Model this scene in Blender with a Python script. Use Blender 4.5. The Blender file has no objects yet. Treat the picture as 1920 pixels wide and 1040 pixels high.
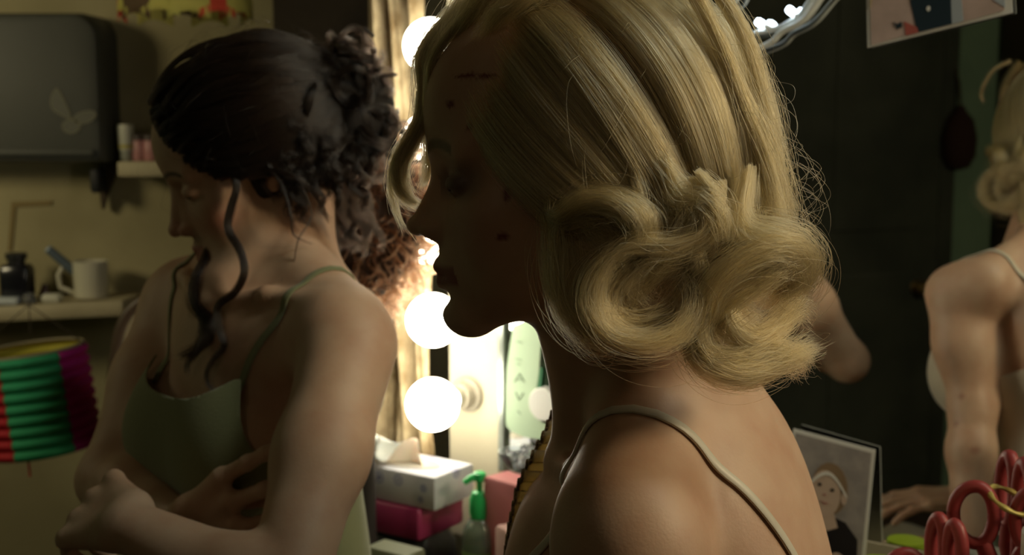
import bpy, math, random
import numpy as np
from mathutils import Vector, Matrix

random.seed(7)
rng = np.random.default_rng(11)
scene = bpy.context.scene
COL = scene.collection

# ---------------------------------------------------------------- camera
CAMZ, FPX, PITCH = 1.37, 2400.0, math.radians(7.0)
CP, SP = math.cos(PITCH), math.sin(PITCH)
CAM = np.array([0.0, 0.0, CAMZ])
VIEW, RIGHT, UP = np.array([0, CP, -SP]), np.array([1.0, 0, 0]), np.array([0, SP, CP])
cd = bpy.data.cameras.new('camera')
cam = bpy.data.objects.new('camera', cd); COL.objects.link(cam)
cam.location = CAM; cam.rotation_euler = (math.pi/2 - PITCH, 0, 0)
cd.sensor_width = 36.0; cd.lens = 36.0*FPX/1920.0; cd.clip_start = 0.02
cd.dof.use_dof = True; cd.dof.focus_distance = 0.84; cd.dof.aperture_fstop = 8.5
scene.camera = cam

def W(px, py, d):
    return CAM + d*VIEW + (px-960)/FPX*d*RIGHT - (py-520)/FPX*d*UP
def ray(px, py):
    return VIEW + (px-960)/FPX*RIGHT - (py-520)/FPX*UP

# ---------------------------------------------------------------- world, exposure, lights
world = bpy.data.worlds.new('world'); scene.world = world; world.use_nodes = True
world.node_tree.nodes['Background'].inputs[0].default_value = (0.55, 0.6, 0.5, 1)
world.node_tree.nodes['Background'].inputs[1].default_value = 0.012
vs = scene.view_settings
vs.view_transform = 'Standard'; vs.look = 'None'; vs.gamma = 1.0; vs.use_curve_mapping = False
vs.exposure = 0.0
scene.cycles.max_bounces = 8; scene.cycles.diffuse_bounces = 3; scene.cycles.transmission_bounces = 6
scene.cycles.sample_clamp_indirect = 4.0
scene.cycles.caustics_reflective = False; scene.cycles.caustics_refractive = False
BULB_L = 15.0

def area(name, loc, target, size, power, color, sy=None):
    l = bpy.data.lights.new(name, 'AREA'); l.energy = power; l.color = color; l.size = size
    if sy: l.shape = 'RECTANGLE'; l.size_y = sy
    o = bpy.data.objects.new(name, l); COL.objects.link(o); o.location = loc
    o.rotation_euler = (Vector(target)-Vector(loc)).to_track_quat('-Z', 'Y').to_euler()
    return o

# lamps outside the picture, right of the table and on the ceiling; fill lights added left and behind
area('lamp_right', (1.45, .42, 1.90), (.25, 1.0, 1.10), .30, 9.5, (1.0, .81, .50))
area('fill_left', (-1.80, 1.60, 1.75), (-1.0, 2.75, 1.15), .30, 2.8, (1.0, .86, .52)).data.spread = math.radians(128)  # unseen soft fill, added to brighten the left part of the back wall
area('lamp_ceiling', (.95, .85, 2.35), (-.25, 1.40, 1.10), .35, 1.3, (.95, 1.0, .84)).data.spread = math.radians(80)
area('fill_behind', (-.9, -1.6, 2.4), (0, .9, 1.2), .6, 1.35, (1.0, .76, .48))  # dim fill added behind the camera to lift the shaded face

# mirror plane: n' . p = MP
TH = math.radians(34.9); MP = 1.48
MN = np.array([math.sin(TH), math.cos(TH), 0.0])      # points away from the room, into the mirror wall
ME = np.array([math.cos(TH), -math.sin(TH), 0.0])     # along the wall, to the right
def PL(px, py, off=0.0):
    r = ray(px, py); t = (MP-off)/np.dot(MN, r); return CAM + t*r
def ZP(px, py, z):
    r = ray(px, py); t = (z-CAMZ)/r[2]; return CAM + t*r
def YP(px, py, y):
    r = ray(px, py); return CAM + y/r[1]*r
def reflect(p):
    p = np.array(p, float); return p - 2*(np.dot(MN, p)-MP)*MN

# ---------------------------------------------------------------- materials
def newmat(name):
    m = bpy.data.materials.new(name); m.use_nodes = True
    return m, m.node_tree, m.node_tree.nodes['Principled BSDF']
def mat(name, color, rough=0.6, metal=0.0, noise=None, nscale=20, bump=0.0, bscale=80, emit=None, es=0, trans=0, ior=1.45, sheen=0, sss=0, alpha=1, coat=0, stretch=None):
    m, nt, b = newmat(name)
    b.inputs['Base Color'].default_value = (*color, 1); b.inputs['Roughness'].default_value = rough
    b.inputs['Metallic'].default_value = metal
    b.inputs['Transmission Weight'].default_value = trans; b.inputs['IOR'].default_value = ior
    b.inputs['Sheen Weight'].default_value = sheen; b.inputs['Subsurface Weight'].default_value = sss
    b.inputs['Coat Weight'].default_value = coat
    b.inputs['Alpha'].default_value = alpha
    if emit: b.inputs['Emission Color'].default_value = (*emit, 1); b.inputs['Emission Strength'].default_value = es
    if noise or bump:
        tc = nt.nodes.new('ShaderNodeTexCoord'); src = tc.outputs['Object']
        if stretch:
            mp = nt.nodes.new('ShaderNodeMapping'); mp.inputs['Scale'].default_value = stretch
            nt.links.new(src, mp.inputs[0]); src = mp.outputs[0]
    if noise:
        n = nt.nodes.new('ShaderNodeTexNoise'); n.inputs['Scale'].default_value = nscale; n.inputs['Detail'].default_value = 6
        nt.links.new(src, n.inputs['Vector'])
        r = nt.nodes.new('ShaderNodeValToRGB'); r.color_ramp.elements[0].position = .38; r.color_ramp.elements[1].position = .64
        r.color_ramp.elements[0].color = (*color, 1); r.color_ramp.elements[1].color = (*noise, 1)
        nt.links.new(n.outputs[0], r.inputs[0]); nt.links.new(r.outputs[0], b.inputs['Base Color'])
    if bump:
        n2 = nt.nodes.new('ShaderNodeTexNoise'); n2.inputs['Scale'].default_value = bscale; n2.inputs['Detail'].default_value = 4
        nt.links.new(src, n2.inputs['Vector'])
        bp = nt.nodes.new('ShaderNodeBump'); bp.inputs['Strength'].default_value = bump; bp.inputs['Distance'].default_value = 0.004
        nt.links.new(n2.outputs[0], bp.inputs['Height']); nt.links.new(bp.outputs[0], b.inputs['Normal'])
    return m
def skin_mat(name, sheen=0.0, rough=.5):
    m, nt, b = newmat(name)
    at = nt.nodes.new('ShaderNodeVertexColor'); at.layer_name = 'tint'
    tc = nt.nodes.new('ShaderNodeTexCoord')
    n = nt.nodes.new('ShaderNodeTexNoise'); n.inputs['Scale'].default_value = 22; n.inputs['Detail'].default_value = 5
    nt.links.new(tc.outputs['Object'], n.inputs['Vector'])
    mx = nt.nodes.new('ShaderNodeMix'); mx.data_type = 'RGBA'; mx.blend_type = 'MULTIPLY'
    r = nt.nodes.new('ShaderNodeValToRGB'); r.color_ramp.elements[0].position = .3; r.color_ramp.elements[1].position = .65
    r.color_ramp.elements[0].color = (.86, .76, .72, 1); r.color_ramp.elements[1].color = (1, 1, 1, 1)
    nt.links.new(n.outputs[0], r.inputs[0])
    mx.inputs[0].default_value = 1.0
    nt.links.new(at.outputs[0], mx.inputs[6]); nt.links.new(r.outputs[0], mx.inputs[7])
    nt.links.new(mx.outputs[2], b.inputs['Base Color'])
    b.inputs['Roughness'].default_value = rough
    b.inputs['Subsurface Weight'].default_value = 0.18
    b.inputs['Subsurface Radius'].default_value = (0.9, 0.35, 0.2); b.inputs['Subsurface Scale'].default_value = 0.008
    n2 = nt.nodes.new('ShaderNodeTexNoise'); n2.inputs['Scale'].default_value = 420
    nt.links.new(tc.outputs['Object'], n2.inputs['Vector'])
    bp = nt.nodes.new('ShaderNodeBump'); bp.inputs['Strength'].default_value = .12; bp.inputs['Distance'].default_value = .001
    nt.links.new(n2.outputs[0], bp.inputs['Height']); nt.links.new(bp.outputs[0], b.inputs['Normal'])
    return m
def hair_mat(name, c1, c2, rough=.32, radial=.45):
    m, nt, b = newmat(name); nt.nodes.remove(b)
    out = nt.nodes['Material Output']
    h = nt.nodes.new('ShaderNodeBsdfHairPrincipled')
    try: h.model = 'CHIANG'
    except Exception: pass
    h.parametrization = 'COLOR'
    hi = nt.nodes.new('ShaderNodeHairInfo')
    mx = nt.nodes.new('ShaderNodeMix'); mx.data_type = 'RGBA'
    mx.inputs[6].default_value = (*c1, 1); mx.inputs[7].default_value = (*c2, 1)
    nt.links.new(hi.outputs['Random'], mx.inputs[0])
    nt.links.new(mx.outputs[2], h.inputs['Color'])
    h.inputs['Roughness'].default_value = rough; h.inputs['Radial Roughness'].default_value = radial
    nt.links.new(h.outputs[0], out.inputs['Surface'])
    return m

# ---------------------------------------------------------------- object helpers
def mesh_obj(name, verts, faces, m, parent=None, smooth=True, mats=None, fm=None):
    me = bpy.data.meshes.new(name)
    me.from_pydata([tuple(map(float, v)) for v in verts], [], [tuple(map(int, f)) for f in faces])
    me.update()
    if smooth: me.shade_smooth()
    me.materials.append(m)
    for x in (mats or []): me.materials.append(x)
    if fm is not None: me.polygons.foreach_set('material_index', np.array(fm, np.int32))
    o = bpy.data.objects.new(name, me); COL.objects.link(o)
    if parent:
        o.parent = parent; o.matrix_parent_inverse = parent.matrix_world.inverted() if parent.matrix_world else Matrix()
    return o
def fast_mesh(name, V, Fq, m, parent=None):
    me = bpy.data.meshes.new(name)
    V = np.asarray(V, np.float32); Fq = np.asarray(Fq, np.int32); k = Fq.shape[1]
    me.vertices.add(len(V)); me.vertices.foreach_set('co', V.ravel())
    me.loops.add(Fq.size); me.loops.foreach_set('vertex_index', Fq.ravel())
    me.polygons.add(len(Fq)); me.polygons.foreach_set('loop_start', np.arange(0, Fq.size, k, dtype=np.int32))
    me.update(calc_edges=True); me.validate(); me.shade_smooth()
    me.materials.append(m)
    o = bpy.data.objects.new(name, me); COL.objects.link(o)
    if parent: o.parent = parent; o.matrix_parent_inverse = Matrix.Translation(-parent.location)
    return o
def empty(name, loc, label, cat, group=None):
    o = bpy.data.objects.new(name, None); COL.objects.link(o); o.location = tuple(map(float, loc))
    o.empty_display_size = .02
    tag(o, label, cat, group); bpy.context.view_layer.update()
    return o
def tag(o, label, cat, group=None):
    o['label'] = label; o['category'] = cat
    if group: o['group'] = group
    return o
def struct(o): o['kind'] = 'structure'; return o

class MB:
    """collects shapes into ONE mesh"""
    def __init__(s): s.v = []; s.f = []; s.m = []
    def add(s, V, F, mi=0):
        n = len(s.v); s.v += [tuple(map(float, x)) for x in V]; s.f += [tuple(int(i)+n for i in f) for f in F]; s.m += [mi]*len(F)
    def box(s, c, size, ax=None, mi=0, bev=0.0):
        ax = np.eye(3) if ax is None else np.array(ax)       # rows: axes
        c = np.array(c, float); h = np.array(size)/2
        if bev <= 0:
            V = [c + (sx*h[0])*ax[0] + (sy*h[1])*ax[1] + (sz*h[2])*ax[2] for sx in (-1, 1) for sy in (-1, 1) for sz in (-1, 1)]
            F = [(0,1,3,2),(4,6,7,5),(0,4,5,1),(2,3,7,6),(0,2,6,4),(1,5,7,3)]
            s.add(V, F, mi); return
        # rounded outline in axis 0/1, bevelled rims on axis 2
        out = []
        r = min(bev, h[0]*.99, h[1]*.99)
        for (cx, cy, a0) in ((1,1,0),(-1,1,90),(-1,-1,180),(1,-1,270)):
            for k in range(5):
                a = math.radians(a0+k*22.5)
                out.append((cx*(h[0]-r)+r*math.cos(a), cy*(h[1]-r)+r*math.sin(a)))
        out = np.array(out); n = len(out); b = min(bev, h[2]*.6)
        rings = [(-h[2], 1), (-h[2]+b, 0), (h[2]-b, 0), (h[2], 1)]
        V = []
        for z, sh in rings:
            k = np.array([1-(b*.6/h[0])*sh, 1-(b*.6/h[1])*sh])
            for p in out*k: V.append(c+p[0]*ax[0]+p[1]*ax[1]+z*ax[2])
        F = []
        for i in range(3):
            for j in range(n): F.append((i*n+j, i*n+(j+1)%n, (i+1)*n+(j+1)%n, (i+1)*n+j))
        F.append(tuple(range(n))[::-1]); F.append(tuple(3*n+j for j in range(n)))
        s.add(V, F, mi)
    def tube(s, pts, r, n=10, mi=0, caps=True):
        pts = np.array(pts, float); K = len(pts); r = np.broadcast_to(np.array(r, float), (K,))
        T = np.gradient(pts, axis=0); T /= np.linalg.norm(T, axis=1)[:, None]+1e-12
        up = np.array([0, 0, 1.0]) if abs(T[0][2]) < .9 else np.array([1.0, 0, 0])
        a = np.cross(T[0], up); a /= np.linalg.norm(a); V = []
        for i in range(K):
            a = a - np.dot(a, T[i])*T[i]; a /= np.linalg.norm(a); b = np.cross(T[i], a)
            for j in range(n):
                t = 2*math.pi*j/n; V.append(pts[i]+r[i]*(math.cos(t)*a+math.sin(t)*b))
        F = [(i*n+j, i*n+(j+1)%n, (i+1)*n+(j+1)%n, (i+1)*n+j) for i in range(K-1) for j in range(n)]
        if caps: F.append(tuple(range(n))[::-1]); F.append(tuple((K-1)*n+j for j in range(n)))
        s.add(V, F, mi)
    def lathe(s, c, prof, axis=(0,0,1), n=28, mi=0, caps=True):
        A = np.array(axis, float); A /= np.linalg.norm(A)
        u = np.cross(A, [0,0,1.0] if abs(A[2]) < .9 else [1.0,0,0]); u /= np.linalg.norm(u); w = np.cross(A, u)
        c = np.array(c, float); V = []; K = len(prof)
        for (r, z) in prof:
            for j in range(n):
                t = 2*math.pi*j/n; V.append(c+A*z+r*(math.cos(t)*u+math.sin(t)*w))
        F = [(i*n+j, i*n+(j+1)%n, (i+1)*n+(j+1)%n, (i+1)*n+j) for i in range(K-1) for j in range(n)]
        if caps: F.append(tuple(range(n))[::-1]); F.append(tuple((K-1)*n+j for j in range(n)))
        s.add(V, F, mi)
    def grid(s, P, mi=0):
        P = np.array(P); a, b = P.shape[:2]
        s.add(P.reshape(-1, 3), [(i*b+j, (i+1)*b+j, (i+1)*b+j+1, i*b+j+1) for i in range(a-1) for j in range(b-1)], mi)
    def poly(s, pts, nrm, th, mi=0):
        """flat outline with a real thickness"""
        pts = np.array(pts, float); n = len(pts); off = np.array(nrm, float)*th
        V = list(pts+off/2)+list(pts-off/2)
        s.add(V, [tuple(range(n)), tuple(range(n, 2*n))[::-1]]+[(i, i+n, (i+1) % n+n, (i+1) % n) for i in range(n)], mi)
    def build(s, name, m, parent=None, mats=None, smooth=True, loc=None):
        V = np.array(s.v)
        if parent is None:
            c = np.array([*(V.min(0)+V.max(0))[:2]/2, V[:, 2].min()]) if loc is None else np.array(loc)
            o = mesh_obj(name, V-c, s.f, m, None, smooth, mats, s.m); o.location = c
        else:
            c = np.array(parent.matrix_world.translation) if parent else 0
            o = mesh_obj(name, V, s.f, m, None, smooth, mats, s.m)
            o.parent = parent; bpy.context.view_layer.update()
            o.matrix_parent_inverse = parent.matrix_world.inverted()
        if smooth:
            try: o.data.set_sharp_from_angle(angle=math.radians(38))
            except Exception: pass
        bpy.context.view_layer.update()
        return o
def catmull(P, n):
    P = np.array(P, float); K = len(P)
    Q = np.vstack([2*P[0]-P[1], P, 2*P[-1]-P[-2]])
    t = np.linspace(0, K-1-1e-6, n); i = t.astype(int); u = (t-i)[:, None]
    p0, p1, p2, p3 = Q[i], Q[i+1], Q[i+2], Q[i+3]
    return .5*((2*p1)+(-p0+p2)*u+(2*p0-5*p1+4*p2-p3)*u**2+(-p0+3*p1-3*p2+p3)*u**3)

# ---------------------------------------------------------------- distance-field bodies
def smin(a, b, k):
    h = np.maximum(k-np.abs(a-b), 0)/k
    return np.minimum(a, b)-h*h*k*.25
def smax(a, b, k): return -smin(-a, -b, k)
def ln(v): return np.sqrt((v*v).sum(-1))
def f_cone(a, b, ra, rb):
    a = np.array(a, np.float32); b = np.array(b, np.float32); ab = b-a; L = float((ab*ab).sum())+1e-12
    def f(P):
        t = np.clip(((P-a)@ab)/L, 0, 1)
        return ln(P-a-t[..., None]*ab)-(ra+(rb-ra)*t)
    return f
def f_ell(c, r, R=None):
    c = np.array(c, np.float32); r = np.array(r, np.float32); R = np.eye(3, dtype=np.float32) if R is None else np.array(R, np.float32)
    def f(P):
        q = (P-c)@R.T                                     # R rows = axes
        k0 = ln(q/r); k1 = ln(q/(r*r))+1e-9
        return k0*(k0-1)/k1
    return f
class Field:
    def __init__(s): s.p = []
    def cone(s, a, b, ra, rb, k=.02, op='u'):
        a, b = np.array(a), np.array(b); m = max(ra, rb)
        s.p.append((f_cone(a, b, ra, rb), np.minimum(a, b)-m, np.maximum(a, b)+m, k, op))
    def ell(s, c, r, R=None, k=.02, op='u'):
        m = max(r); c = np.array(c); s.p.append((f_ell(c, r, R), c-m, c+m, k, op))
    def fn(s, f, c, m, k=.02, op='u'):
        c = np.array(c); s.p.append((f, c-m, c+m, k, op))
    def ev(s, P):
        P = np.asarray(P, np.float32); D = np.full(P.shape[:-1], 1.0, np.float32)
        for f, lo, hi, k, op in s.p:
            d = f(P)
            D = smin(D, d, k) if op == 'u' else smax(D, -d, k)
        return D
    def grid(s, xs, ys, zs):
        D = np.full((len(xs), len(ys), len(zs)), .05, np.float32)
        ax = (xs, ys, zs)
        for f, lo, hi, k, op in s.p:
            pad = k+.012; sl = []
            for i in range(3):
                a = np.searchsorted(ax[i], lo[i]-pad); b = np.searchsorted(ax[i], hi[i]+pad); sl.append(slice(a, b))
            if any(x.stop <= x.start for x in sl): continue
            P = np.stack(np.meshgrid(xs[sl[0]], ys[sl[1]], zs[sl[2]], indexing='ij'), -1).astype(np.float32)
            d = f(P); blk = D[sl[0], sl[1], sl[2]]
            D[sl[0], sl[1], sl[2]] = smin(blk, d, k) if op == 'u' else smax(blk, -d, k)
        return D
    def project(s, P, off=0.0, it=6):
        P = np.array(P, np.float32)
        for _ in range(it):
            d = s.ev(P)-off; e = .001; G = np.stack([s.ev(P+np.eye(3)[i]*e)-s.ev(P-np.eye(3)[i]*e) for i in range(3)], -1)/(2*e)
            G /= (ln(G)[..., None]+1e-9); P = P-(d[..., None]*G).astype(np.float32)
        return P, G
def nets(D, xs, ys, zs):
    ins = D < 0
    nx, ny, nz = D.shape
    c = ins.astype(np.int8)
    s = sum(c[i:nx-1+i, j:ny-1+j, k:nz-1+k] for i in (0,1) for j in (0,1) for k in (0,1))
    act = (s > 0) & (s < 8)
    idx = np.full(act.shape, -1, np.int64); A = np.argwhere(act); idx[act] = np.arange(len(A))
    pos = np.zeros((len(A), 3)); cnt = np.zeros(len(A))
    X = (xs, ys, zs)
    cor = [(i,j,k) for i in (0,1) for j in (0,1) for k in (0,1)]
    val = {q: D[A[:,0]+q[0], A[:,1]+q[1], A[:,2]+q[2]].astype(float) for q in cor}
    for q in cor:
        for a in range(3):
            if q[a] == 0:
                r = list(q); r[a] = 1; r = tuple(r)
                v0, v1 = val[q], val[r]; m = (v0 < 0) != (v1 < 0)
                t = np.where(m, v0/(v0-v1+1e-20), 0)
                P = np.stack([X[b][A[:,b]+q[b]] for b in range(3)], -1).astype(float)
                P[:, a] = P[:, a]+t*(X[a][A[:,a]+1]-X[a][A[:,a]])
                pos[m] += P[m]; cnt[m] += 1
    pos /= cnt[:, None]
    F = []
    for a in range(3):
        b, c2 = (a+1) % 3, (a+2) % 3
        sl0 = [slice(None)]*3; sl1 = [slice(None)]*3; sl0[a] = slice(0, -1); sl1[a] = slice(1, None)
        m = ins[tuple(sl0)] != ins[tuple(sl1)]
        E = np.argwhere(m); n = D.shape
        ok = (E[:,b] > 0) & (E[:,c2] > 0) & (E[:,b] < n[b]-1) & (E[:,c2] < n[c2]-1); E = E[ok]
        def cell(db, dc):
            Q = E.copy(); Q[:, b] += db; Q[:, c2] += dc; return idx[Q[:,0], Q[:,1], Q[:,2]]
        q = np.stack([cell(-1,-1), cell(0,-1), cell(0,0), cell(-1,0)], -1)
        up = ins[E[:,0], E[:,1], E[:,2]]
        q[~up] = q[~up][:, ::-1]
        F.append(q)
    return pos, np.vstack(F)
def axis_grid(lo, hi, fine_lo, fine_hi, h, hf):
    out = [lo]
    while out[-1] < hi:
        x = out[-1]; out.append(x+(hf if fine_lo <= x <= fine_hi else h))
    return np.array(out)
def clip_mesh(V, Q, g):
    """keeps the part of the surface where g > 0, cut exactly at g = 0"""
    T = np.vstack([Q[:, [0,1,2]], Q[:, [0,2,3]]]); s = g[T] > 0; n = s.sum(1)
    out = [T[n == 3]]; NV = []; edge = {}
    base = len(V)
    def cut(i, j):
        k = (min(i, j), max(i, j))
        if k not in edge:
            t = g[i]/(g[i]-g[j]); edge[k] = base+len(NV); NV.append(V[i]+t*(V[j]-V[i]))
        return edge[k]
    add = []
    for t, ss in zip(T[(n == 1) | (n == 2)], s[(n == 1) | (n == 2)]):
        k = ss.sum()
        if k == 1:
            i = int(np.argmax(ss)); a, b, c = t[i], t[(i+1) % 3], t[(i+2) % 3]
            add.append((a, cut(a, b), cut(a, c)))
        else:
            i = int(np.argmin(ss)); a, b, c = t[i], t[(i+1) % 3], t[(i+2) % 3]
            x, y = cut(a, b), cut(a, c); add.append((x, b, c)); add.append((x, c, y))
    F = np.vstack(out+[np.array(add).reshape(-1, 3)]) if add else out[0]
    V = np.vstack([V, np.array(NV).reshape(-1, 3)])
    used = np.unique(F); mp = np.full(len(V), -1); mp[used] = np.arange(len(used))
    return V[used], mp[F]

class Frame:
    """axes: F forward, L the body's left, U up"""
    def __init__(s, o, yaw, pitch=0, roll=0, scale=1.0):
        y, p, r = map(math.radians, (yaw, pitch, roll))
        F = np.array([-math.cos(y), math.sin(y), 0]); Z = np.array([0, 0, 1.0]); L = np.cross(Z, F)
        F2 = math.cos(p)*F-math.sin(p)*Z; U = math.sin(p)*F+math.cos(p)*Z
        L2 = math.cos(r)*L-math.sin(r)*U; U2 = math.cos(r)*U+math.sin(r)*L
        s.F, s.L, s.U = F2, L2, U2; s.R = np.array([F2, L2, U2]); s.o = np.array(o, float); s.k = scale
    def w(s, f, l, u): return s.o+s.k*(f*s.F+l*s.L+u*s.U)
    def ws(s, Q): return s.o+s.k*(np.asarray(Q)@s.R)
    def loc(s, P): return ((np.asarray(P)-s.o)@s.R.T)/s.k

def head_fn(fr, lid=.0135, ed=0.0, nu=0.0):
    """ed lowers eyes and brow, nu lifts the tip of the nose"""
    def H(Pw):
        P = fr.loc(Pw).astype(np.float32); w_ = np.clip((P[..., 0]-.055)/.02, 0, 1)
        u_ = P[..., 2]; P[..., 2] = u_+ed*w_*np.clip(1-np.abs(u_+.0)/.045, 0, 1)-nu*w_*np.exp(-((u_+.036)/.016)**2)
        Q = P.copy(); Q[..., 1] = np.abs(Q[..., 1])
        d = f_ell((-.006, 0, .034), (.096, .073, .079))(P)
        d = smin(d, f_ell((.032, 0, .034), (.060, .058, .060))(P), .02)
        d = smin(d, f_ell((.036, 0, -.034), (.050, .052, .072))(P), .02)
        d = smin(d, f_cone((.0, .046, -.050), (.074, .009, -.100), .015, .015)(Q), .024)
        d = smin(d, f_ell((.050, .034, -.030), (.026, .026, .024))(Q), .02)
        d = smin(d, f_ell((.046, .028, -.058), (.028, .025, .026))(Q), .02)
        d = smin(d, f_ell((.068, 0, -.044), (.024, .024, .026))(P), .018)
        d = smin(d, f_ell((.070, 0, -.068), (.025, .026, .025))(P), .014)
        d = smin(d, f_ell((.0825, 0, -.1005), (.0150, .0165, .0135))(P), .014)
        d = smin(d, f_cone((.083, .012, .016), (.070, .044, .017), .007, .006)(Q), .014)
        # eye sockets, lids
        d = smax(d, -f_ell((.098, .033, -.003), (.019, .018, .012))(Q), .014)
        d = smin(d, f_ell((.0715, .0315, -.003), (lid, .0152, .0120))(Q), .003)
        d = smax(d, -f_cone((.0835, .0205, .0045), (.0800, .043, .0050), .0012, .0010)(Q), .003)
        d = smax(d, -f_cone((.0850, .0200, -.0085), (.0800, .044, -.0070), .0010, .0010)(Q), .002)
        # nose
        d = smin(d, f_cone((.084, 0, .010), (.1060, 0, -.036), .0062, .0068)(P), .010)
        d = smin(d, f_cone((.080, .003, .0), (.0900, .006, -.038), .0070, .0085)(Q), .010)
        d = smin(d, f_ell((.1080, 0, -.0390), (.0082, .0082, .0074))(P), .006)
        d = smin(d, f_ell((.0960, .0105, -.0430), (.0100, .0058, .0064))(Q), .006)
        d = smax(d, -f_ell((.1015, .0066, -.0490), (.0060, .0027, .0040))(Q), .002)
        d = smax(d, -f_cone((.0975, 0, -.052), (.0985, 0, -.060), .0020, .0025)(P), .004)
        # lips
        d = smin(d, f_cone((.0955, .002, -.0655), (.0800, .021, -.0700), .0056, .0020)(Q), .004)
        d = smin(d, f_cone((.0930, 0, -.0765), (.0790, .019, -.0718), .0070, .0022)(Q), .004)
        d = smax(d, -f_cone((.1015, 0, -.0708), (.0800, .0235, -.0715), .0010, .0008)(Q), .0025)
        d = smax(d, -f_ell((.1000, 0, -.0885), (.008, .016, .0045))(P), .007)
        # ear
        e = f_ell((-.012, .0725, -.002), (.0155, .0055, .027), [[.95, -.3, .0], [.3, .95, 0], [0, 0, 1]])(Q)
        e = smax(e, -f_ell((-.006, .0785, .002), (.0085, .0050, .015))(Q), .004)
        e = smin(e, f_ell((-.004, .0700, -.026), (.0070, .0045, .008))(Q), .006)
        d = smin(d, e, .008)
        return (d*fr.k).astype(np.float32)
    return H

# ---------------------------------------------------------------- bodies
def unit(v): v = np.array(v, float); return v/np.linalg.norm(v)
def hand(field, wrist, d, nrm, side, curl=(30, 45, 50, 40), spread=6, thumb=35, thumb_curl=20, s=1.0):
    """wrist point, direction of the palm d, back-of-hand normal nrm, side = direction of the thumb"""
    d = unit(d); nrm = unit(np.array(nrm)-np.dot(nrm, d)*d); th = unit(np.array(side)-np.dot(side, d)*d-np.dot(side, nrm)*nrm)
    tips = []
    offs = [.030, .010, -.010, -.028]; kl = [.080, .083, .078, .070]; seg = [(.040, .024, .019), (.044, .027, .020), (.040, .025, .019), (.032, .019, .017)]
    rad = [.0086, .0088, .0084, .0074]
    for i in range(4):
        a = math.radians(spread*(1.2-i*.8)); dd = math.cos(a)*d+math.sin(a)*th
        b0 = wrist+s*(offs[i]*.55*th+.012*d); kn = wrist+s*(offs[i]*th+kl[i]*dd)
        field.cone(b0, kn, .0145*s, .0108*s, .014)
        p, cur = kn, 0
        for j, L in enumerate(seg[i]):
            cur += curl[i]*(.8, 1.05, .75)[j]
            c = math.radians(cur); v = math.cos(c)*dd-math.sin(c)*nrm
            q = p+s*L*v; r = rad[i]*s
            field.cone(p, q, r*(1-.06*j), r*(.94-.07*j), .005 if j else .007); p = q
        tips.append((p, v))
    a = math.radians(thumb); v = math.cos(a)*d+math.sin(a)*th-.25*nrm; v = unit(v)
    p = wrist+s*(.020*th+.014*d); q = p+s*.042*v; field.cone(p, q, .0145*s, .0115*s, .014)
    c = math.radians(thumb_curl); v2 = unit(v-math.tan(c)*th*.8-.15*nrm); q2 = q+s*.032*v2; field.cone(q, q2, .0108*s, .0098*s, .005)
    v3 = unit(v2-math.tan(c)*th*.8); q3 = q2+s*.024*v3; field.cone(q2, q3, .0098*s, .0078*s, .004)
    return tips
def torso_prims(f, T, bust=.052, k0=.05):
    e = lambda c, r, k=k0, op='u': f.ell(T.w(*c), np.array(r)*T.k, T.R, k, op)
    c = lambda a, b, ra, rb, k=.03, op='u': f.cone(T.w(*a), T.w(*b), ra*T.k, rb*T.k, k, op)
    e((0, 0, .0), (.088, .128, .155)); e((-.004, 0, -.20), (.076, .108, .13)); e((-.012, 0, -.37), (.098, .155, .13))
    for s in (1, -1):
        c((-.008, s*.03, .085), (-.006, s*.145, .098), .052, .040, .045)
        c((-.034, s*.028, .175), (-.022, s*.150, .116), .030, .024, .040)
        e((-.066, s*.082, .045), (.026, .048, .070), .035)
        c((.060, s*.014, .126), (.030, s*.085, .138), .0075, .0065, .012); c((.030, s*.085, .138), (.004, s*.155, .132), .0065, .008, .012)
        e((.070, s*.070, -.030), (.050, .055, .055), .035)
        c((-.03, s*.018, -.05), (-.04, s*.018, -.3), .05, .05, .04)
    e((-.058, 0, .105), (.045, .095, .065), .04)
    c((-.098, 0, .12), (-.085, 0, -.28), .006, .006, .014, 's')    # furrow of the spine
    e((.070, 0, .132), (.010, .010, .010), .014, 's')
def legs(f, T, kz, fwd):
    for s in (1, -1):
        hp = T.w(-.02, s*.085, -.40); kn = hp+np.array(fwd)*.80+s*T.L*.02; kn[2] = kz-.04; an = kn+np.array([.05, 0, 0]); an[2] = .075
        f.cone(hp, kn, .082, .056, .05); f.cone(kn, kn+(an-kn)*.3, .055, .052, .03); f.cone(kn+(an-kn)*.3, an, .052, .034, .03)
        t = unit(np.array(fwd)); toe = an+t*.15; toe[2] = .022; f.cone(an, toe, .036, .022, .03); f.cone(an, an-t*.03+np.array([0, 0, -.04]), .034, .028, .03)
def arm(f, sh, el, wr, k=.035, s=1.0):
    sh, el, wr = map(np.array, (sh, el, wr))
    m = sh+(el-sh)*.45
    f.cone(sh, m, .044*s, .0385*s, k); f.cone(m, el, .0385*s, .0320*s, .03)
    m2 = el+(wr-el)*.28; f.cone(el, m2, .0330*s, .0345*s, .02); f.cone(m2, wr, .0345*s, .0215*s, .02)
def neck(f, T, H, r=.047):
    a = T.w(-.030, 0, .135); b = H.w(-.022, 0, -.055)
    f.cone(a, b, .054*T.k, r*H.k, .035)
    for s in (1, -1):
        f.cone(T.w(.055, s*.013, .128), H.w(-.020, s*.052, -.052), .0085, .0125, .018)
        f.cone(T.w(-.045, s*.03, .15), H.w(-.06, s*.028, -.02), .028, .022, .03)
    f.cone(H.w(.02, 0, -.085), T.w(.03, 0, .14), .018, .02, .03)
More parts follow.
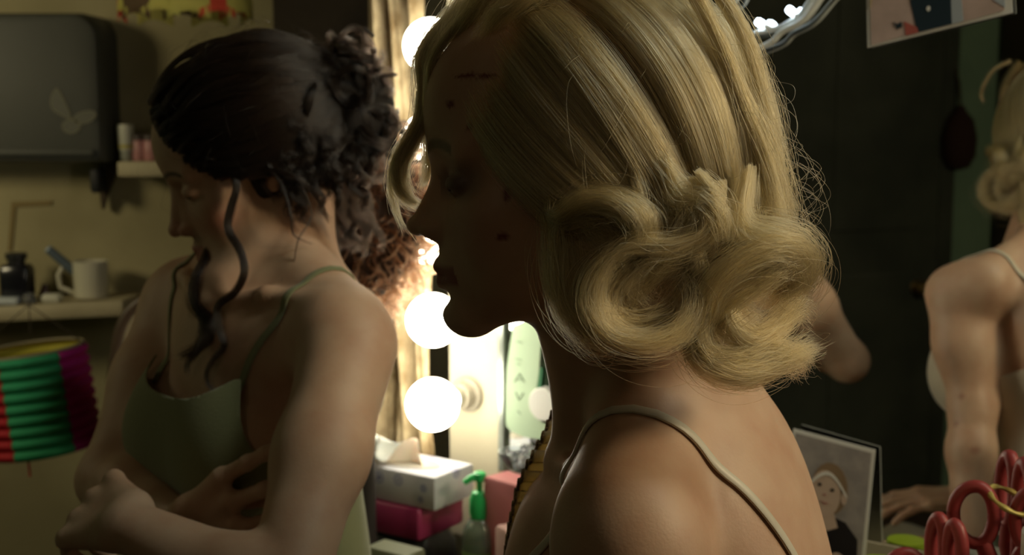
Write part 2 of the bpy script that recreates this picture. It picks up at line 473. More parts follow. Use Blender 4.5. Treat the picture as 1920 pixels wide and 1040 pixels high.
def skin_body(name, f, H, lo, hi, mt, tintf, parent, h=.0042, hf=.0021):
    ax = []
    for i in range(3):
        ax.append(axis_grid(lo[i], hi[i], H.o[i]-.135, H.o[i]+.13, h, hf))
    D = f.grid(*ax); V, Q = nets(D, *ax)
    o = fast_mesh(name, V-np.array(parent.location), Q, mt)
    o.parent = parent
    C = np.ones((len(V), 4), np.float32); C[:, :3] = tintf(V)
    a = o.data.color_attributes.new('tint', 'FLOAT_COLOR', 'POINT'); a.data.foreach_set('color', C.ravel())
    return o, (V, Q)
def cloth(name, tf, off, g, lo, hi, mt, parent, h=.004, th=.0012, excl=None):
    ax = [np.arange(lo[i], hi[i], h) for i in range(3)]
    D = tf.grid(*ax)-off; V, Q = nets(D, *ax)
    gv = g(V)
    V2, F = clip_mesh(V, Q, gv)
    o = fast_mesh(name, V2-np.array(parent.location), F, mt); o.parent = parent
    md = o.modifiers.new('thickness', 'SOLIDIFY'); md.thickness = th; md.offset = 1
    return o
def strap(name, f, pts, width, th, mt, parent, n=60, off=.0012, build=True):
    P = catmull(pts, n); P, G = f.project(P, off); 
    T = np.gradient(P, axis=0); T /= ln(T)[:, None]; S = np.cross(T, G); S /= ln(S)[:, None]
    P = P+G*th*.5; rows = []
    for a in np.linspace(0, 2*math.pi, 13):
        x, y = math.cos(a), math.sin(a)
        rows.append(P+S*(width/2*np.sign(x)*abs(x)**.7)+G*(th/2*np.sign(y)*abs(y)**.7))
    m = MB(); m.grid(np.stack(rows, 1)); o = m.build(name, mt, parent)
    return o

# ---------------------------------------------------------------- hair
class Hair:
    def __init__(s): s.P = []; s.r = []
    def add(s, P, r0=.00012, tip=.35):
        P = np.asarray(P, np.float32); n, m = P.shape[:2]
        t = np.linspace(0, 1, m); pr = r0*np.where(t < .7, 1, 1-(1-tip)*(t-.7)/.3)
        s.P.append(P); s.r.append(np.broadcast_to(pr, (n, m)).astype(np.float32))
    def lock(s, guide, width, thick, n, m=30, ctr=None, frizz=.0012, r0=.00012, taper=(.5, 1, .5), twist=0, cut=.25, wave=0, wn=3, spread=0, hollow=0):
        """n strands along one guide; width lies on the head (across ctr direction), thick across it"""
        G = catmull(guide, m); T = np.gradient(G, axis=0); T /= ln(T)[:, None]+1e-9
        if ctr is None: ctr = G.mean(0)
        N = G-np.array(ctr) if np.ndim(ctr) == 1 else np.array(ctr)
        N = N-(N*T).sum(-1)[:, None]*T; N /= ln(N)[:, None]+1e-9; B = np.cross(T, N)
        t = np.linspace(0, 1, m)
        w = np.interp(t, np.linspace(0, 1, len(taper)), taper)
        a = rng.uniform(0, 2*math.pi, n); q = np.sqrt(rng.uniform(hollow, 1, n)); u = q*np.cos(a); v = q*np.sin(a)
        if twist:
            an = twist*t; cu = np.cos(an)[None]*u[:, None]-np.sin(an)[None]*v[:, None]; cv = np.sin(an)[None]*u[:, None]+np.cos(an)[None]*v[:, None]
        else: cu = np.repeat(u[:, None], m, 1); cv = np.repeat(v[:, None], m, 1)
        if spread: cu = cu*(1+spread*np.maximum(t-.7, 0)/.3); cv = cv*(1+spread*np.maximum(t-.7, 0)/.3)
        P = G[None]+(cu*w*width/2)[..., None]*B[None]+(cv*w*thick/2)[..., None]*N[None]
        ph = rng.uniform(0, 6.28, (n, 3, 2)); am = rng.normal(0, 1, (n, 3, 2))*frizz
        for k in range(2):
            P = P+am[:, None, :, k]*(np.sin(t[None, :, None]*(4+7*k)+ph[:, None, :, k]))*(.3+t[None, :, None])/(1+k)
        if wave: P = P+(wave*np.sin(t*wn*6.28)*np.minimum(1, t*2))[None, :, None]*B[None]
        if cut:                                        # uneven lengths
            c = 1-cut*rng.uniform(0, 1, n)**2; src = t[None]*c[:, None]*(m-1); i = np.minimum(src.astype(int), m-2); fr = (src-i)[..., None]
            P = np.take_along_axis(P, i[..., None].repeat(3, -1), 1)*(1-fr)+np.take_along_axis(P, (i+1)[..., None].repeat(3, -1), 1)*fr
        s.add(P, r0)
    def build(s, name, mt, parent):
        sizes = [x.shape[1] for x in s.P for _ in range(x.shape[0])]
        P = np.concatenate([x.reshape(-1, 3) for x in s.P]); r = np.concatenate([x.ravel() for x in s.r])
        P = P-np.array(parent.location)
        d = bpy.data.hair_curves.new(name); d.add_curves(sizes)
        d.attributes['position'].data.foreach_set('vector', P.astype(np.float32).ravel())
        ra = d.attributes.get('radius') or d.attributes.new('radius', 'FLOAT', 'POINT')
        ra.data.foreach_set('value', r); d.materials.append(mt)
        o = bpy.data.objects.new(name, d); COL.objects.link(o); o.parent = parent
        return o
def slerp(a, b, n):
    a = unit(a); b = unit(b); w = math.acos(max(-1, min(1, float(a@b))))
    t = np.linspace(0, 1, n)[:, None]
    return (np.sin((1-t)*w)*a+np.sin(t*w)*b)/math.sin(w)
def azel(az, el):
    a, e = math.radians(az), math.radians(el)
    return np.array([math.cos(e)*math.cos(a), math.cos(e)*math.sin(a), math.sin(e)])

# ================================================================ blonde woman
BH = Frame(W(1063, 297, .885), yaw=-1, pitch=6, roll=0, scale=.995)
BT_lean, BT_yaw, BT_roll = 14, 15, 6
_bt = Frame((0, 0, 0), BT_yaw, BT_lean, BT_roll)
_c7 = W(1338, 694, .958)
BT = Frame(_c7-_bt.ws([(-.070, 0, .168)])[0], BT_yaw, BT_lean, BT_roll)
bf = Field()
torso_prims(bf, BT)
bf.ell(BT.w(-.072, .0, .0), (.046, .105, .105), BT.R, .05)
bf.cone(BT.w(-.034, .04, .18), BT.w(-.01, .150, .135), .030, .026, .04)
for s in (1, -1): bf.ell(BT.w(.104, s*.060, -.02), (.048, .054, .062), BT.R, .04)
bf.ell(BT.w(.080, 0, .045), (.034, .09, .055), BT.R, .05)
b_torso = Field(); b_torso.p = list(bf.p)
bSL, bSR = BT.w(-.012, .160, .098), BT.w(.036, -.158, .098)
bEL = bSL+np.array([-.020, -.030, -.255]); bWL = bEL+np.array([-.07, .20, 0]); bWL[2] = .735
bER = reflect(W(1822, 770, 1.93)); bWR = reflect(W(1818, 985, 1.86)); bWR[2] = .738
arm(bf, bSL, bEL, bWL, s=.98); arm(bf, bSR, bER, bWR, s=.98)
hand(bf, bWL, (-.5, .85, -.06), (0, 0, 1), (-.7, -.7, 0), curl=(12, 12, 14, 16))
hand(bf, bWR, (-.72, .55, -.08), (0, 0, 1), (-.5, -.8, 0), curl=(10, 12, 12, 16), spread=9)
neck(bf, BT, BH, .046)
b_legs = Field(); legs(b_legs, BT, .60, (-.55, .10, 0)); bf.p += b_legs.p; b_torso.p += b_legs.p
bf.fn(head_fn(BH, ed=.0065, nu=.005), BH.o, .15, .022)

def blonde_tint(V):
    Q = BH.loc(V); C = np.tile(np.array([.60, .395, .265]), (len(V), 1))
    Q = Q+np.array([0, 0, 1.0])*(.0065*np.clip((Q[:, 0]-.055)/.02, 0, 1)*np.clip(1-np.abs(Q[:, 2])/.045, 0, 1))[:, None]
    near = (np.abs(Q).max(1) < .14); s = Q[:, 1]; A = np.abs(s)
    def mixc(mask, col): 
        m = np.clip(mask, 0, 1)[:, None]; C[:] = C*(1-m)+np.array(col)*m
    def blob(f, l, u, rf, ru, soft=.3, absl=False):
        d = np.sqrt(((Q[:, 0]-f)/rf)**2+((Q[:, 2]-u)/ru)**2)*(1+(.35*np.sin(Q[:, 0]*1900+Q[:, 2]*700)*np.sin(Q[:, 2]*1500) if rf < .012 else 0)); m = np.clip((1-d)/soft, 0, 1)
        return m*near*((s > 0) if not absl else 1)
    mixc(.55*blob(.060, 0, -.040, .03, .025, 1, True), (.58, .30, .22))
    mixc(.80*blob(.076, 0, -.002, .022, .017, .8, True)*(A > .012), (.10, .075, .07))       # smoky eye make-up
    lips = (Q[:, 0] > .070)*np.clip((.0075-np.abs(Q[:, 2]+.0710))/.002, 0, 1)*(A < .024)*near
    mixc(.9*lips, (.33, .10, .085))
    brow = np.clip((.0038-np.abs(Q[:, 2]-(.024-.0035*((A-.030)/.015)**2)))/.002, 0, 1)*(A > .012)*(A < .048)*(Q[:, 0] > .05)*near
    mixc(.75*brow, (.16, .10, .06))
    # dried blood on brow, temple and cheek
    for f, u, rf, ru in ((.045, -.017, .0026, .0060), (.050, -.044, .0050, .0030), (.042, .037, .006, .0035), (.075, .045, .0035, .003),
                         (.040, .046, .004, .006), (.064, .030, .0028, .003), (.062, .062, .010, .0018), (.050, .060, .008, .002), (.018, -.080, .004, .003), (.012, -.092, .003, .006)):
        mixc(.9*blob(f, 0, u, rf, ru, .5), (.17, .014, .012))
    # scratches on neck and arm
    T = BT.loc(V)
    for f, l, u, r in ((.02, .15, -.06, .004), (.0, .16, -.14, .005), (.03, -.14, -.1, .004)):
        mixc(.6*np.clip(1.5-np.sqrt((T[:, 0]-f)**2+(T[:, 2]-u)**2)/r, 0, 1), (.30, .10, .07))
    return C
SKIN_B = skin_mat('skin_fair')
blonde = empty('person', (BT.o[0], BT.o[1], 0), 'woman with blonde curled bob and white slip strap, seen in profile, looking down', 'person')
lo = np.array([BT.o[0]-.72, BT.o[1]-.36, -.02]); hi = np.array([BT.o[0]+.30, BT.o[1]+.50, 1.50])
b_body, _ = skin_body('body', bf, BH, lo, hi, SKIN_B, blonde_tint, blonde)
SATIN = mat('cream_satin', (.66, .60, .48), .38, sheen=.3, noise=(.56, .50, .38), nscale=14)
LACE = mat('gold_lace', (.42, .32, .17), .75, noise=(.16, .10, .05), nscale=260, bump=.7, bscale=400)
STAIN = mat('cream_lace_stained', (.50, .38, .20), .6, noise=(.42, .045, .025), nscale=11, sss=.5)
for n_ in STAIN.node_tree.nodes:
    if n_.type == 'VALTORGB': n_.color_ramp.elements[0].position = .55; n_.color_ramp.elements[1].position = .62
    if n_.type == 'BSDF_PRINCIPLED': n_.inputs['Subsurface Radius'].default_value = (1, .7, .4); n_.inputs['Subsurface Scale'].default_value = .01
def slip_g(V):
    Q = BT.loc(V); f, l, u = Q[:, 0], Q[:, 1], Q[:, 2]; A = np.abs(l)
    front = .020+.055*np.clip(A/.09, 0, 1)**2-np.clip(A-.09, 0, 1)*1.6
    back = -.055+.030*np.clip(A/.11, 0, 1)**2
    side = -.035
    w = np.clip(f/.05, -1, 1)
    top = np.where(w > 0, side+(front-side)*w, side+(back-side)*(-w))
    return np.minimum(top-u, V[:, 0]-(BT.o[0]-.36))
slo = BT.o+np.array([-.60, -.30, -.56]); shi = BT.o+np.array([.30, .30, .2])
slip = cloth('slip_dress', b_torso, .0035, slip_g, slo, shi, SATIN, blonde)
# gathered lace ruffle along the front neckline, with a stain
def ruffle(fr, path, depth, amp, waves, name, mt, parent, field, n=360):
    P = catmull(path, n); P, G = field.project(P, .005); T = np.gradient(P, axis=0); T /= ln(T)[:, None]
    D = np.cross(G, T); D /= ln(D)[:, None]; t = np.linspace(0, 1, n)
    rows = []
    for k, v in enumerate(np.linspace(0, 1, 7)):
        a = amp*v*(np.sin(t*waves*6.28)+.35*np.sin(t*waves*17+1))
        rows.append(P+G*(a[:, None]+.003+.012*v)+D*(depth*v)+G*(.0006*(k % 2)))
    m = MB(); m.grid(np.stack(rows, 1)); o = m.build(name, mt, parent)
    md = o.modifiers.new('t', 'SOLIDIFY'); md.thickness = .0008
    # beaded picot edge
    e = MB(); E = rows[-1]
    for q in range(0, n, 3):
        c = E[q]; e.lathe(c-G[q]*.001, [(.0001, -.0022), (.0017, -.0012), (.0022, 0), (.0017, .0012), (.0001, .0022)], G[q], 6)
    b = e.build('lace_edge', LACE, o)
    return o
def lace_front():
    """gathered lace that stands off the far side of the neckline, from shoulder to bust, stained red in its folds"""
    outer = catmull([W(x, y, d) for x, y, d in [(1048,735,1.06),(1036,780,1.055),(1016,825,1.05),(993,868,1.04),(974,910,1.035),(962,960,1.03),(953,1010,1.03),(948,1070,1.03),(955,1180,1.03)]], 260)
    inner = catmull([W(x, y, d) for x, y, d in [(1075,735,1.06),(1080,790,1.055),(1078,840,1.045),(1065,900,1.04),(1052,960,1.04),(1045,1010,1.04),(1042,1070,1.04),(1045,1180,1.04)]], 260)
    rows = []
    t = np.linspace(0, 1, 260)
    for v in np.linspace(0, 1, 12):
        a = .0045*v*np.sin(t*2*math.pi*8+.8*np.sin(t*17))+.0012*v*np.sin(t*2*math.pi*37+1)
        rows.append(inner*(1-v)+outer*v+VIEW*(a+.010*math.sin(v*3.1))[:, None]+UP*(.0025*v*np.sin(t*2*math.pi*19))[:, None])
    m = MB(); m.grid(np.stack(rows, 1)); o = m.build('lace_ruffle', STAIN, blonde); md = o.modifiers.new('t', 'SOLIDIFY'); md.thickness = .0009
    e = MB(); E = rows[-1]
    for q in range(0, 258, 1):
        for w_ in (0, .5):
            c = E[q]*(1-w_)+E[q+1]*w_; e.lathe(c-RIGHT*.001+VIEW*.001*(q % 3), [(.0001, -.0016), (.0013, -.0008), (.0016, 0), (.0013, .0008), (.0001, .0016)], VIEW, 5)
    e.build('lace_edge', LACE, o)
lace_front()
def sw(f, fr, pts): return [fr.w(*p) for p in pts]
for s, k_ in ((1, 1.0), (-1, 1.36)):
    strap('shoulder_strap', bf, sw(bf, BT, [(.105, s*.092, .045), (.085, s*k_*.098, .09), (.045, s*k_*.104, .14), (-.005, s*k_*.106, .165), (-.055, s*k_*.102, .14), (-.10, s*k_*.094, .07), (-.12, s*k_*.082, .0), (-.11, s*k_*.070, -.05)]), .0068, .0030, SATIN, blonde, n=80)

# ---- blonde hair
HB = hair_mat('blonde_hair', (.34, .18, .06), (.62, .385, .165), .32, .50)
HB2 = mat('blonde_under_hair', (.20, .125, .055), .8, noise=(.11, .065, .028), nscale=60, stretch=(1, 1, .15))
BC, BR = np.array([-.028, 0, .000]), np.array([.115, .096, .124])
def b_shell(dirs, layer=0.0, fr=BH): return fr.ws(BC+dirs*(BR-layer))
def cap_mesh(name, fr, c, r, edge, lo_u, mt, parent, extra=(), h=.005):
    """hair mass under the strands; edge(u) = how far forward it reaches"""
    def f(Pw):
        P = fr.loc(Pw).astype(np.float32)
        d = f_ell(c, r)(P)
        for (c2, r2) in extra: d = smin(d, f_ell(c2, r2)(P), .02)
        pl = (P[..., 0]-edge(P[..., 2], np.abs(P[..., 1])))*.8
        d = smax(d, pl, .012); d = smax(d, lo_u-P[..., 2], .015)
        return d*fr.k
    F = Field(); F.fn(f, fr.o+fr.k*(np.array(c)@fr.R), .2, .001)
    ax = [np.arange(fr.o[i]-.2, fr.o[i]+.2, h) for i in range(3)]
    V, Q = nets(F.grid(*ax), *ax)
    o = fast_mesh(name, V-np.array(parent.location), Q, mt); o.parent = parent; return o
b_edge = lambda u, a: np.where(u > -.02, -.006+.86*u, -.023+.2*(u+.02))-.0*a
cap_mesh('hair_mass', BH, BC, BR-.011, b_edge, -.085, HB2, blonde, extra=[((-.055, .0, -.085), (.066, .080, .048))])
bh = Hair()
def curl_tail(E, T, N, side, r, turns, drift, n=16, shrink=.55):
    """spiral that starts at E running along T and bends towards side"""
    T = unit(T); side = unit(side-np.dot(side, T)*T); ax = np.cross(T, side); out = []
    c = E+r*side
    for i in range(1, n+1):
        a = turns*2*math.pi*i/n; q = r*(1-(1-shrink)*i/n)
        out.append(c-q*math.cos(a)*side+q*math.sin(a)*T+ax*drift*i/n)
    return np.array(out)
def b_lock(s0, e0, layer, n, w, th, tail, m=44, frizz=.0026, r0=.00012):
    g = b_shell(slerp(s0, e0, 12), layer)
    if tail:
        T = unit(g[-1]-g[-2]); N = unit(g[-1]-BH.ws(BC)); kind, r, turns, drift = tail
        S = {'under': -N, 'out': N, 'fwd': np.cross(T, N), 'back': -np.cross(T, N)}[kind]
        g = np.vstack([g, curl_tail(g[-1], T, N, S, r, turns, drift)])
    bh.lock(g, w, th, n, m, ctr=BH.ws(BC), frizz=frizz, taper=(.5, 1, 1, .95, .8, .6), r0=r0, cut=.15)
def part_dir(f, l): return unit(np.array([(f-BC[0])/BR[0], l/BR[1], .92]))
kinds = ['under', 'fwd', 'back', 'under', 'out']
for lay, cnt, ns in ((.009, 44, 120), (.004, 56, 110), (.0, 60, 90)):
    for i in range(cnt):
        t = (i+rng.uniform(0, 1))/cnt; f0 = .082-.166*t
        az = 77+135*t**.9; el = rng.uniform(-34, -14)
        s0 = part_dir(f0, -.022+rng.uniform(-.004, .004)); e0 = azel(az+rng.uniform(-4, 4), el-(10 if az > 110 else 0))
        tail = ('under' if az < 150 else kinds[rng.integers(0, 4)], rng.uniform(.010, .020), rng.uniform(.4, .9), rng.uniform(-.01, .01))
        b_lock(s0, e0, lay+rng.uniform(-.003, .003), ns, rng.uniform(.015, .026), .006, tail)
for lay, cnt, ns in ((.006, 34, 110), (.0, 40, 90)):
    for i in range(cnt):
        t = (i+rng.uniform(0, 1))/cnt; f0 = .066-.150*t
        az = -66-104*t**.9; el = rng.uniform(-36, -14)
        tail = (kinds[rng.integers(0, 4)], rng.uniform(.014, .026), rng.uniform(.7, 1.3), rng.uniform(-.02, .02))
        b_lock(part_dir(f0, -.024), azel(az, el-10), lay, ns, rng.uniform(.016, .026), .006, tail)
# large rolled curls at the nape and the side of the head
ROLLS = []
def roll(pts, w, th, n, taper=(.5, 1, 1, 1, .6), frizz=.0030, twist=0, m=48, spread=0, cut=.15, hollow=.0, r0=.00012, sub=7):
    if min(p[0] for p in pts) > 1030: w = w*1.3
    for j in range(sub):                               # one curl = several strands of lock lying side by side
        a = rng.uniform(0, 6.28); q = math.sqrt(rng.uniform(.05, 1)); ph = rng.uniform(0, 6.28); k = len(pts)
        G = [W(x, y, .885+d)+RIGHT*(w*.42*q*math.cos(a)+w*.12*math.sin(i*.9+ph))+VIEW*(th*.42*q*math.sin(a))+UP*(w*.30*q*math.cos(a+1)+w*.12*math.cos(i*1.1+ph)) for i, (x, y, d) in enumerate(pts)]
        bh.lock(G, w*.55, th*.42, int(n*1.25/sub), m, ctr=np.tile(-VIEW, (m, 1)), frizz=frizz, taper=taper, twist=twist+rng.uniform(-2, 2), spread=spread, cut=cut+.1, r0=r0)
    if min(p[0] for p in pts) > 1030: ROLLS.append(len(bh.P))
    bh.lock([W(x, y, .885+d) for x, y, d in pts], w*1.7, th*1.3, int(n*.16), m, ctr=np.tile(-VIEW, (m, 1)), frizz=frizz*2.2, taper=taper, cut=.5, r0=.0001)
roll([(1330,350,-.088),(1320,430,-.094),(1262,462,-.098),(1185,470,-.102),(1128,515,-.104),(1110,575,-.104),(1140,622,-.102),(1205,640,-.098),(1268,625,-.092),(1300,575,-.086),(1280,520,-.080),(1225,500,-.078)], .013, .030, 560)
roll([(1250,478,-.088),(1180,490,-.092),(1138,535,-.094),(1140,590,-.092),(1190,618,-.088),(1250,600,-.082),(1262,550,-.076),(1215,530,-.07)], .016, .026, 420)
roll([(1262,455,-.104),(1200,452,-.106),(1150,480,-.108),(1130,520,-.106)], .008, .010, 160)
roll([(1210,300,-.09),(1280,400,-.094),(1262,470,-.098),(1180,560,-.092),(1240,600,-.085)], .020, .012, 300)
roll([(1395,330,-.07),(1385,430,-.084),(1440,455,-.086),(1478,462,-.080),(1500,490,-.070),(1490,530,-.058),(1450,545,-.05),(1420,520,-.05)], .018, .026, 480, spread=.4)
roll([(1295,640,-.074),(1302,600,-.084),(1325,550,-.090),(1370,510,-.092),(1425,480,-.090),(1470,485,-.082),(1490,520,-.07),(1465,545,-.06)], .017, .022, 520)
roll([(1312,625,-.074),(1345,585,-.084),(1400,545,-.086),(1450,510,-.084),(1490,500,-.072)], .013, .016, 320, spread=.6)
roll([(1290,450,-.085),(1300,540,-.086),(1292,620,-.082),(1305,672,-.078),(1350,697,-.074),(1400,702,-.066),(1450,688,-.056),(1500,665,-.048),(1520,655,-.04)], .012, .022, 460, spread=.5)
roll([(1330,560,-.08),(1312,620,-.082),(1330,660,-.080),(1385,672,-.074),(1440,655,-.062),(1490,672,-.05),(1505,692,-.044)], .014, .02, 380, spread=.7)
roll([(1350,570,-.076),(1360,610,-.078),(1400,640,-.072),(1450,620,-.060),(1480,590,-.052),(1500,605,-.045)], .016, .02, 360, spread=.8)
roll([(1040,360,-.070),(1055,400,-.086),(1100,378,-.096),(1155,382,-.102),(1195,412,-.104),(1198,450,-.1),(1165,470,-.094),(1120,455,-.088),(1100,420,-.082)], .012, .026, 480)
roll([(1052,430,-.080),(1090,400,-.09),(1140,405,-.094),(1168,435,-.092),(1150,470,-.086)], .018, .02, 300)
roll([(1040,380,-.066),(1048,450,-.082),(1052,520,-.090),(1072,580,-.094),(1115,618,-.094),(1160,625,-.088)], .016, .016, 380)
roll([(1060,470,-.084),(1075,540,-.090),(1110,600,-.094),(1150,620,-.09),(1190,600,-.08)], .020, .016, 340)
roll([(1235,300,-.088),(1262,370,-.096),(1310,372,-.1),(1345,405,-.1),(1348,448,-.096),(1318,472,-.09)], .010, .012, 160, frizz=.004)
roll([(1310,330,-.094),(1340,380,-.098),(1320,440,-.098),(1260,470,-.1),(1200,505,-.1),(1170,560,-.098)], .010, .01, 220)
roll([(1180,280,-.088),(1210,380,-.096),(1200,440,-.1),(1240,480,-.1),(1300,470,-.096)], .011, .01, 220)
def dome(cx, cy, r0_, r1_, a0, a1, d, n, sx=1.0, rot=0.0, bulge=.02):
    """a barrel curl seen from its end: arcs of hair of growing radius"""
    for k in range(n):
        q = rng.uniform(0, 1)**.7; r = r1_+(r0_-r1_)*q; s0 = math.radians(a0+rng.uniform(-14, 14)); s1 = math.radians(a1+rng.uniform(-25, 25)); jx, jy = rng.normal(0, 2.2, 2)
        G = []
        for a in np.linspace(s0, s1, 12):
            x, y = r*sx*math.cos(a), -r*math.sin(a); c, s_ = math.cos(rot), math.sin(rot)
            G.append(W(cx+jx+x*c-y*s_, cy+jy+x*s_+y*c, .885+d+bulge*(1-q)+rng.uniform(-.001, .001)))
        bh.lock(G, .004, .004, 12, 26, ctr=np.tile(-VIEW, (26, 1)), frizz=.0022, cut=.35, r0=.00011)
dome(1118, 455, 82, 25, 215, -10, -.090, 60, 1.0)
dome(1190, 560, 88, 20, 60, 330, -.088, 80, .95)
dome(1300, 430, 52, 14, 200, -70, -.092, 34)
dome(1400, 525, 95, 30, 190, 20, -.074, 60, 1.1, -.5)
dome(1385, 640, 85, 30, 150, 350, -.064, 60, 1.25, .1)
dome(1465, 500, 50, 12, 130, -150, -.060, 40)
roll([(1340,-40,-.060),(1400,60,-.060),(1432,160,-.056),(1456,260,-.052),(1474,350,-.048),(1484,420,-.044),(1474,455,-.04)], .010, .010, 200, sub=6, taper=(.15, .5, .9, 1, 1, .7), frizz=.004, cut=.35)
roll([(1300,-30,-.072),(1362,90,-.070),(1405,200,-.066),(1445,300,-.060),(1462,390,-.058),(1470,440,-.054),(1492,470,-.04)], .012, .010, 220, sub=6, taper=(.15, .5, .9, 1, 1, .7), frizz=.004, cut=.3)
# the same curls on the far side of the head, turned a little
for e_ in ROLLS:
    for i_ in range(e_-7, e_+1):
        Q_ = BH.loc(bh.P[i_]); Q_[..., 1] *= -1.06; Q_[..., 0] += .008*np.sin(e_)+.004; Q_[..., 2] += .006*np.cos(e_*2.)
        bh.P.append(BH.ws(Q_).astype(np.float32)); bh.r.append(bh.r[i_])
# the loose lock in front of the forehead
for pts, w, n in (([(925,-22,.012),(868,18,.010),(818,70,.008),(796,120,.006),(798,175,.004),(792,230,.002),(770,268,.0),(750,300,-.002),(745,338,-.004),(760,372,-.004),(785,388,-.002)], .0120, 560),
                  ([(915,-20,.0),(862,32,.0),(822,85,.0),(800,140,.004),(790,190,.01),(800,235,.01),(806,280,.01),(800,325,.012),(792,352,.014)], .0095, 380),
                  ([(940,-15,-.02),(880,25,-.02),(840,70,-.018),(812,120,-.014),(806,175,-.01),(800,215,-.004),(780,260,.0),(768,300,.0)], .007, 240),
                  ([(800,225,-.002),(770,262,0),(742,298,0),(734,345,0),(740,390,0),(757,430,0)], .005, 60),
                  ([(930,-30,.03),(860,5,.04),(815,60,.045),(785,110,.045),(782,150,.04)], .006, 160)):
    roll(pts, w, w*.9, n, taper=(1, 1, 1, 1, 1, .9, .6), frizz=.0012, twist=2, cut=.2, sub=4)
roll([(1080,-60,-.030),(985,-40,-.040),(915,-5,-.038),(872,40,-.026),(850,85,-.012),(840,110,-.004)], .022, .014, 420, sub=5)
roll([(1120,-50,-.050),(1010,-20,-.064),(950,20,-.062),(915,60,-.050),(900,90,-.044)], .018, .008, 300, sub=4, taper=(1, 1, .8, .5, .2))
# fly-away hairs
for k in range(70):
    t = rng.uniform(0, 1)
    d0 = azel(rng.uniform(75, 200), rng.uniform(-25, 60)); p = b_shell(d0[None], 0)[0]; n = unit(p-BH.ws(BC))
    tt = unit(np.cross(n, rng.normal(0, 1, 3))); dn = unit(np.array([0, 0, -1.0])-np.dot([0, 0, -1.0], n)*n)
    L = rng.uniform(.02, .05); a = rng.uniform(.004, .022)
    pts = [p, p+dn*L*.3+n*a*.6, p+dn*L*.6+n*a+tt*L*.15, p+dn*L*.9+n*a*.7+tt*L*.35, p+dn*L+n*a*.2+tt*L*.5]
    bh.add(catmull(pts, 14)[None], .00009)
for k in range(64):
    x, y = rng.uniform(1430, 1500), rng.uniform(250, 450); z = .885+rng.uniform(-.06, .0)
    dx = rng.uniform(10, 62); dy = rng.uniform(20, 110); b = rng.choice([-1, 1], p=[.3, .7])
    bh.add(catmull([W(x, y, z), W(x+dx*.7, y+dy*.25, z), W(x+dx, y+dy*.6, z+.004), W(x+dx*rng.uniform(.1, .9), y+dy, z), W(x+dx*.3-b*15, y+dy*1.15, z)], 18)[None], .00009)
for k in range(46):
    x, y = rng.uniform(775, 800), rng.uniform(215, 265); e = rng.uniform(-1, 1)
    bh.add(catmull([W(x, y, .885), W(752+e*10, 275+e*10, .885), W(738+e*10, 330, .885), W(740+e*14, 385+e*20, .885), W(762+e*22, 428+e*30, .885)], 18)[None], .00008)
bh.build('hair', HB, blonde)

# ================================================================ dark-haired woman
GH = Frame(W(474, 296, 1.42), yaw=-15, pitch=23, roll=3, scale=1.01)
gSR, gSL = W(336, 570, 1.55), W(656, 652, 1.29)
_mid = (gSR+gSL)/2; _l = gSL-gSR
G_yaw = math.degrees(math.atan2(-_l[0], -_l[1]))
_gt = Frame((0, 0, 0), G_yaw, 6, math.degrees(math.asin(-_l[2]/np.linalg.norm(_l)))*.6)
GT = Frame(_mid-_gt.ws([(-.004, 0, .088)])[0], G_yaw, 6, math.degrees(math.asin(-_l[2]/np.linalg.norm(_l)))*.6)
gf = Field(); torso_prims(gf, GT)
g_torso = Field(); g_torso.p = list(gf.p); g_torso.ell(GT.w(.070, 0, -.035), (.046, .095, .055), GT.R, .06); g_torso.ell(GT.w(.060, 0, .02), (.035, .085, .045), GT.R, .05)
gER, gWR = W(205, 900, 1.44), W(352, 990, 1.31)
gEL, gWL = W(528, 1128, 1.138), W(240, 985, 1.17)
arm(gf, gSR, gER, gWR, s=1.02); arm(gf, gSL, gEL, gWL, s=1.08)
# right hand tucked onto the left upper arm, left hand gripping beyond the right elbow
hand(gf, gWR, unit(W(452, 962, 1.26)-gWR), (-.15, -.97, .1), (0, .1, 1), curl=(10, 16, 20, 26), spread=7, thumb=-5, thumb_curl=10, s=.95)
hand(gf, gWL, unit(W(140, 945, 1.24)-gWL), (-.2, -.6, .75), (-.2, .5, .8), curl=(48, 52, 54, 56), spread=5, thumb=6, thumb_curl=34, s=.96)
neck(gf, GT, GH, .045)
g_legs = Field(); legs(g_legs, GT, .60, (-.50, -.10, 0)); gf.p += g_legs.p
gf.fn(head_fn(GH), GH.o, .15, .020)
def girl_tint(V):
    Q = GH.loc(V); C = np.tile(np.array([.60, .405, .275]), (len(V), 1)); near = (np.abs(Q).max(1) < .14); A = np.abs(Q[:, 1])
    def mixc(m, col):
        m = np.clip(m, 0, 1)[:, None]; C[:] = C*(1-m)+np.array(col)*m
    d = np.sqrt(((Q[:, 0]-.062)/.03)**2+((Q[:, 2]+.04)/.024)**2); mixc(.7*np.clip(1-d, 0, 1)*near, (.58, .25, .17))
    d = np.sqrt(((Q[:, 0]-.105)/.015)**2+((Q[:, 2]+.04)/.014)**2); mixc(.5*np.clip(1-d, 0, 1)*near, (.55, .22, .16))
    lips = (Q[:, 0] > .074)*np.clip((.0095-np.abs(Q[:, 2]+.0710))/.002, 0, 1)*(A < .023)*near; mixc(.75*lips, (.40, .12, .10))
    brow = np.clip((.0036-np.abs(Q[:, 2]-(.022-.0035*((A-.030)/.015)**2)))/.002, 0, 1)*(A > .012)*(A < .048)*(Q[:, 0] > .05)*near
    mixc(.85*brow, (.07, .04, .025))
    d = np.abs(np.sqrt(((Q[:, 0]-.08)/.03)**2+((A-.031)/.017)**2+((Q[:, 2]+.0085)/.0022)**2)); mixc(.8*np.clip((1-d)/.4, 0, 1)*near, (.05, .03, .025))
    return C
SKIN_G = skin_mat('skin_light', rough=.58)
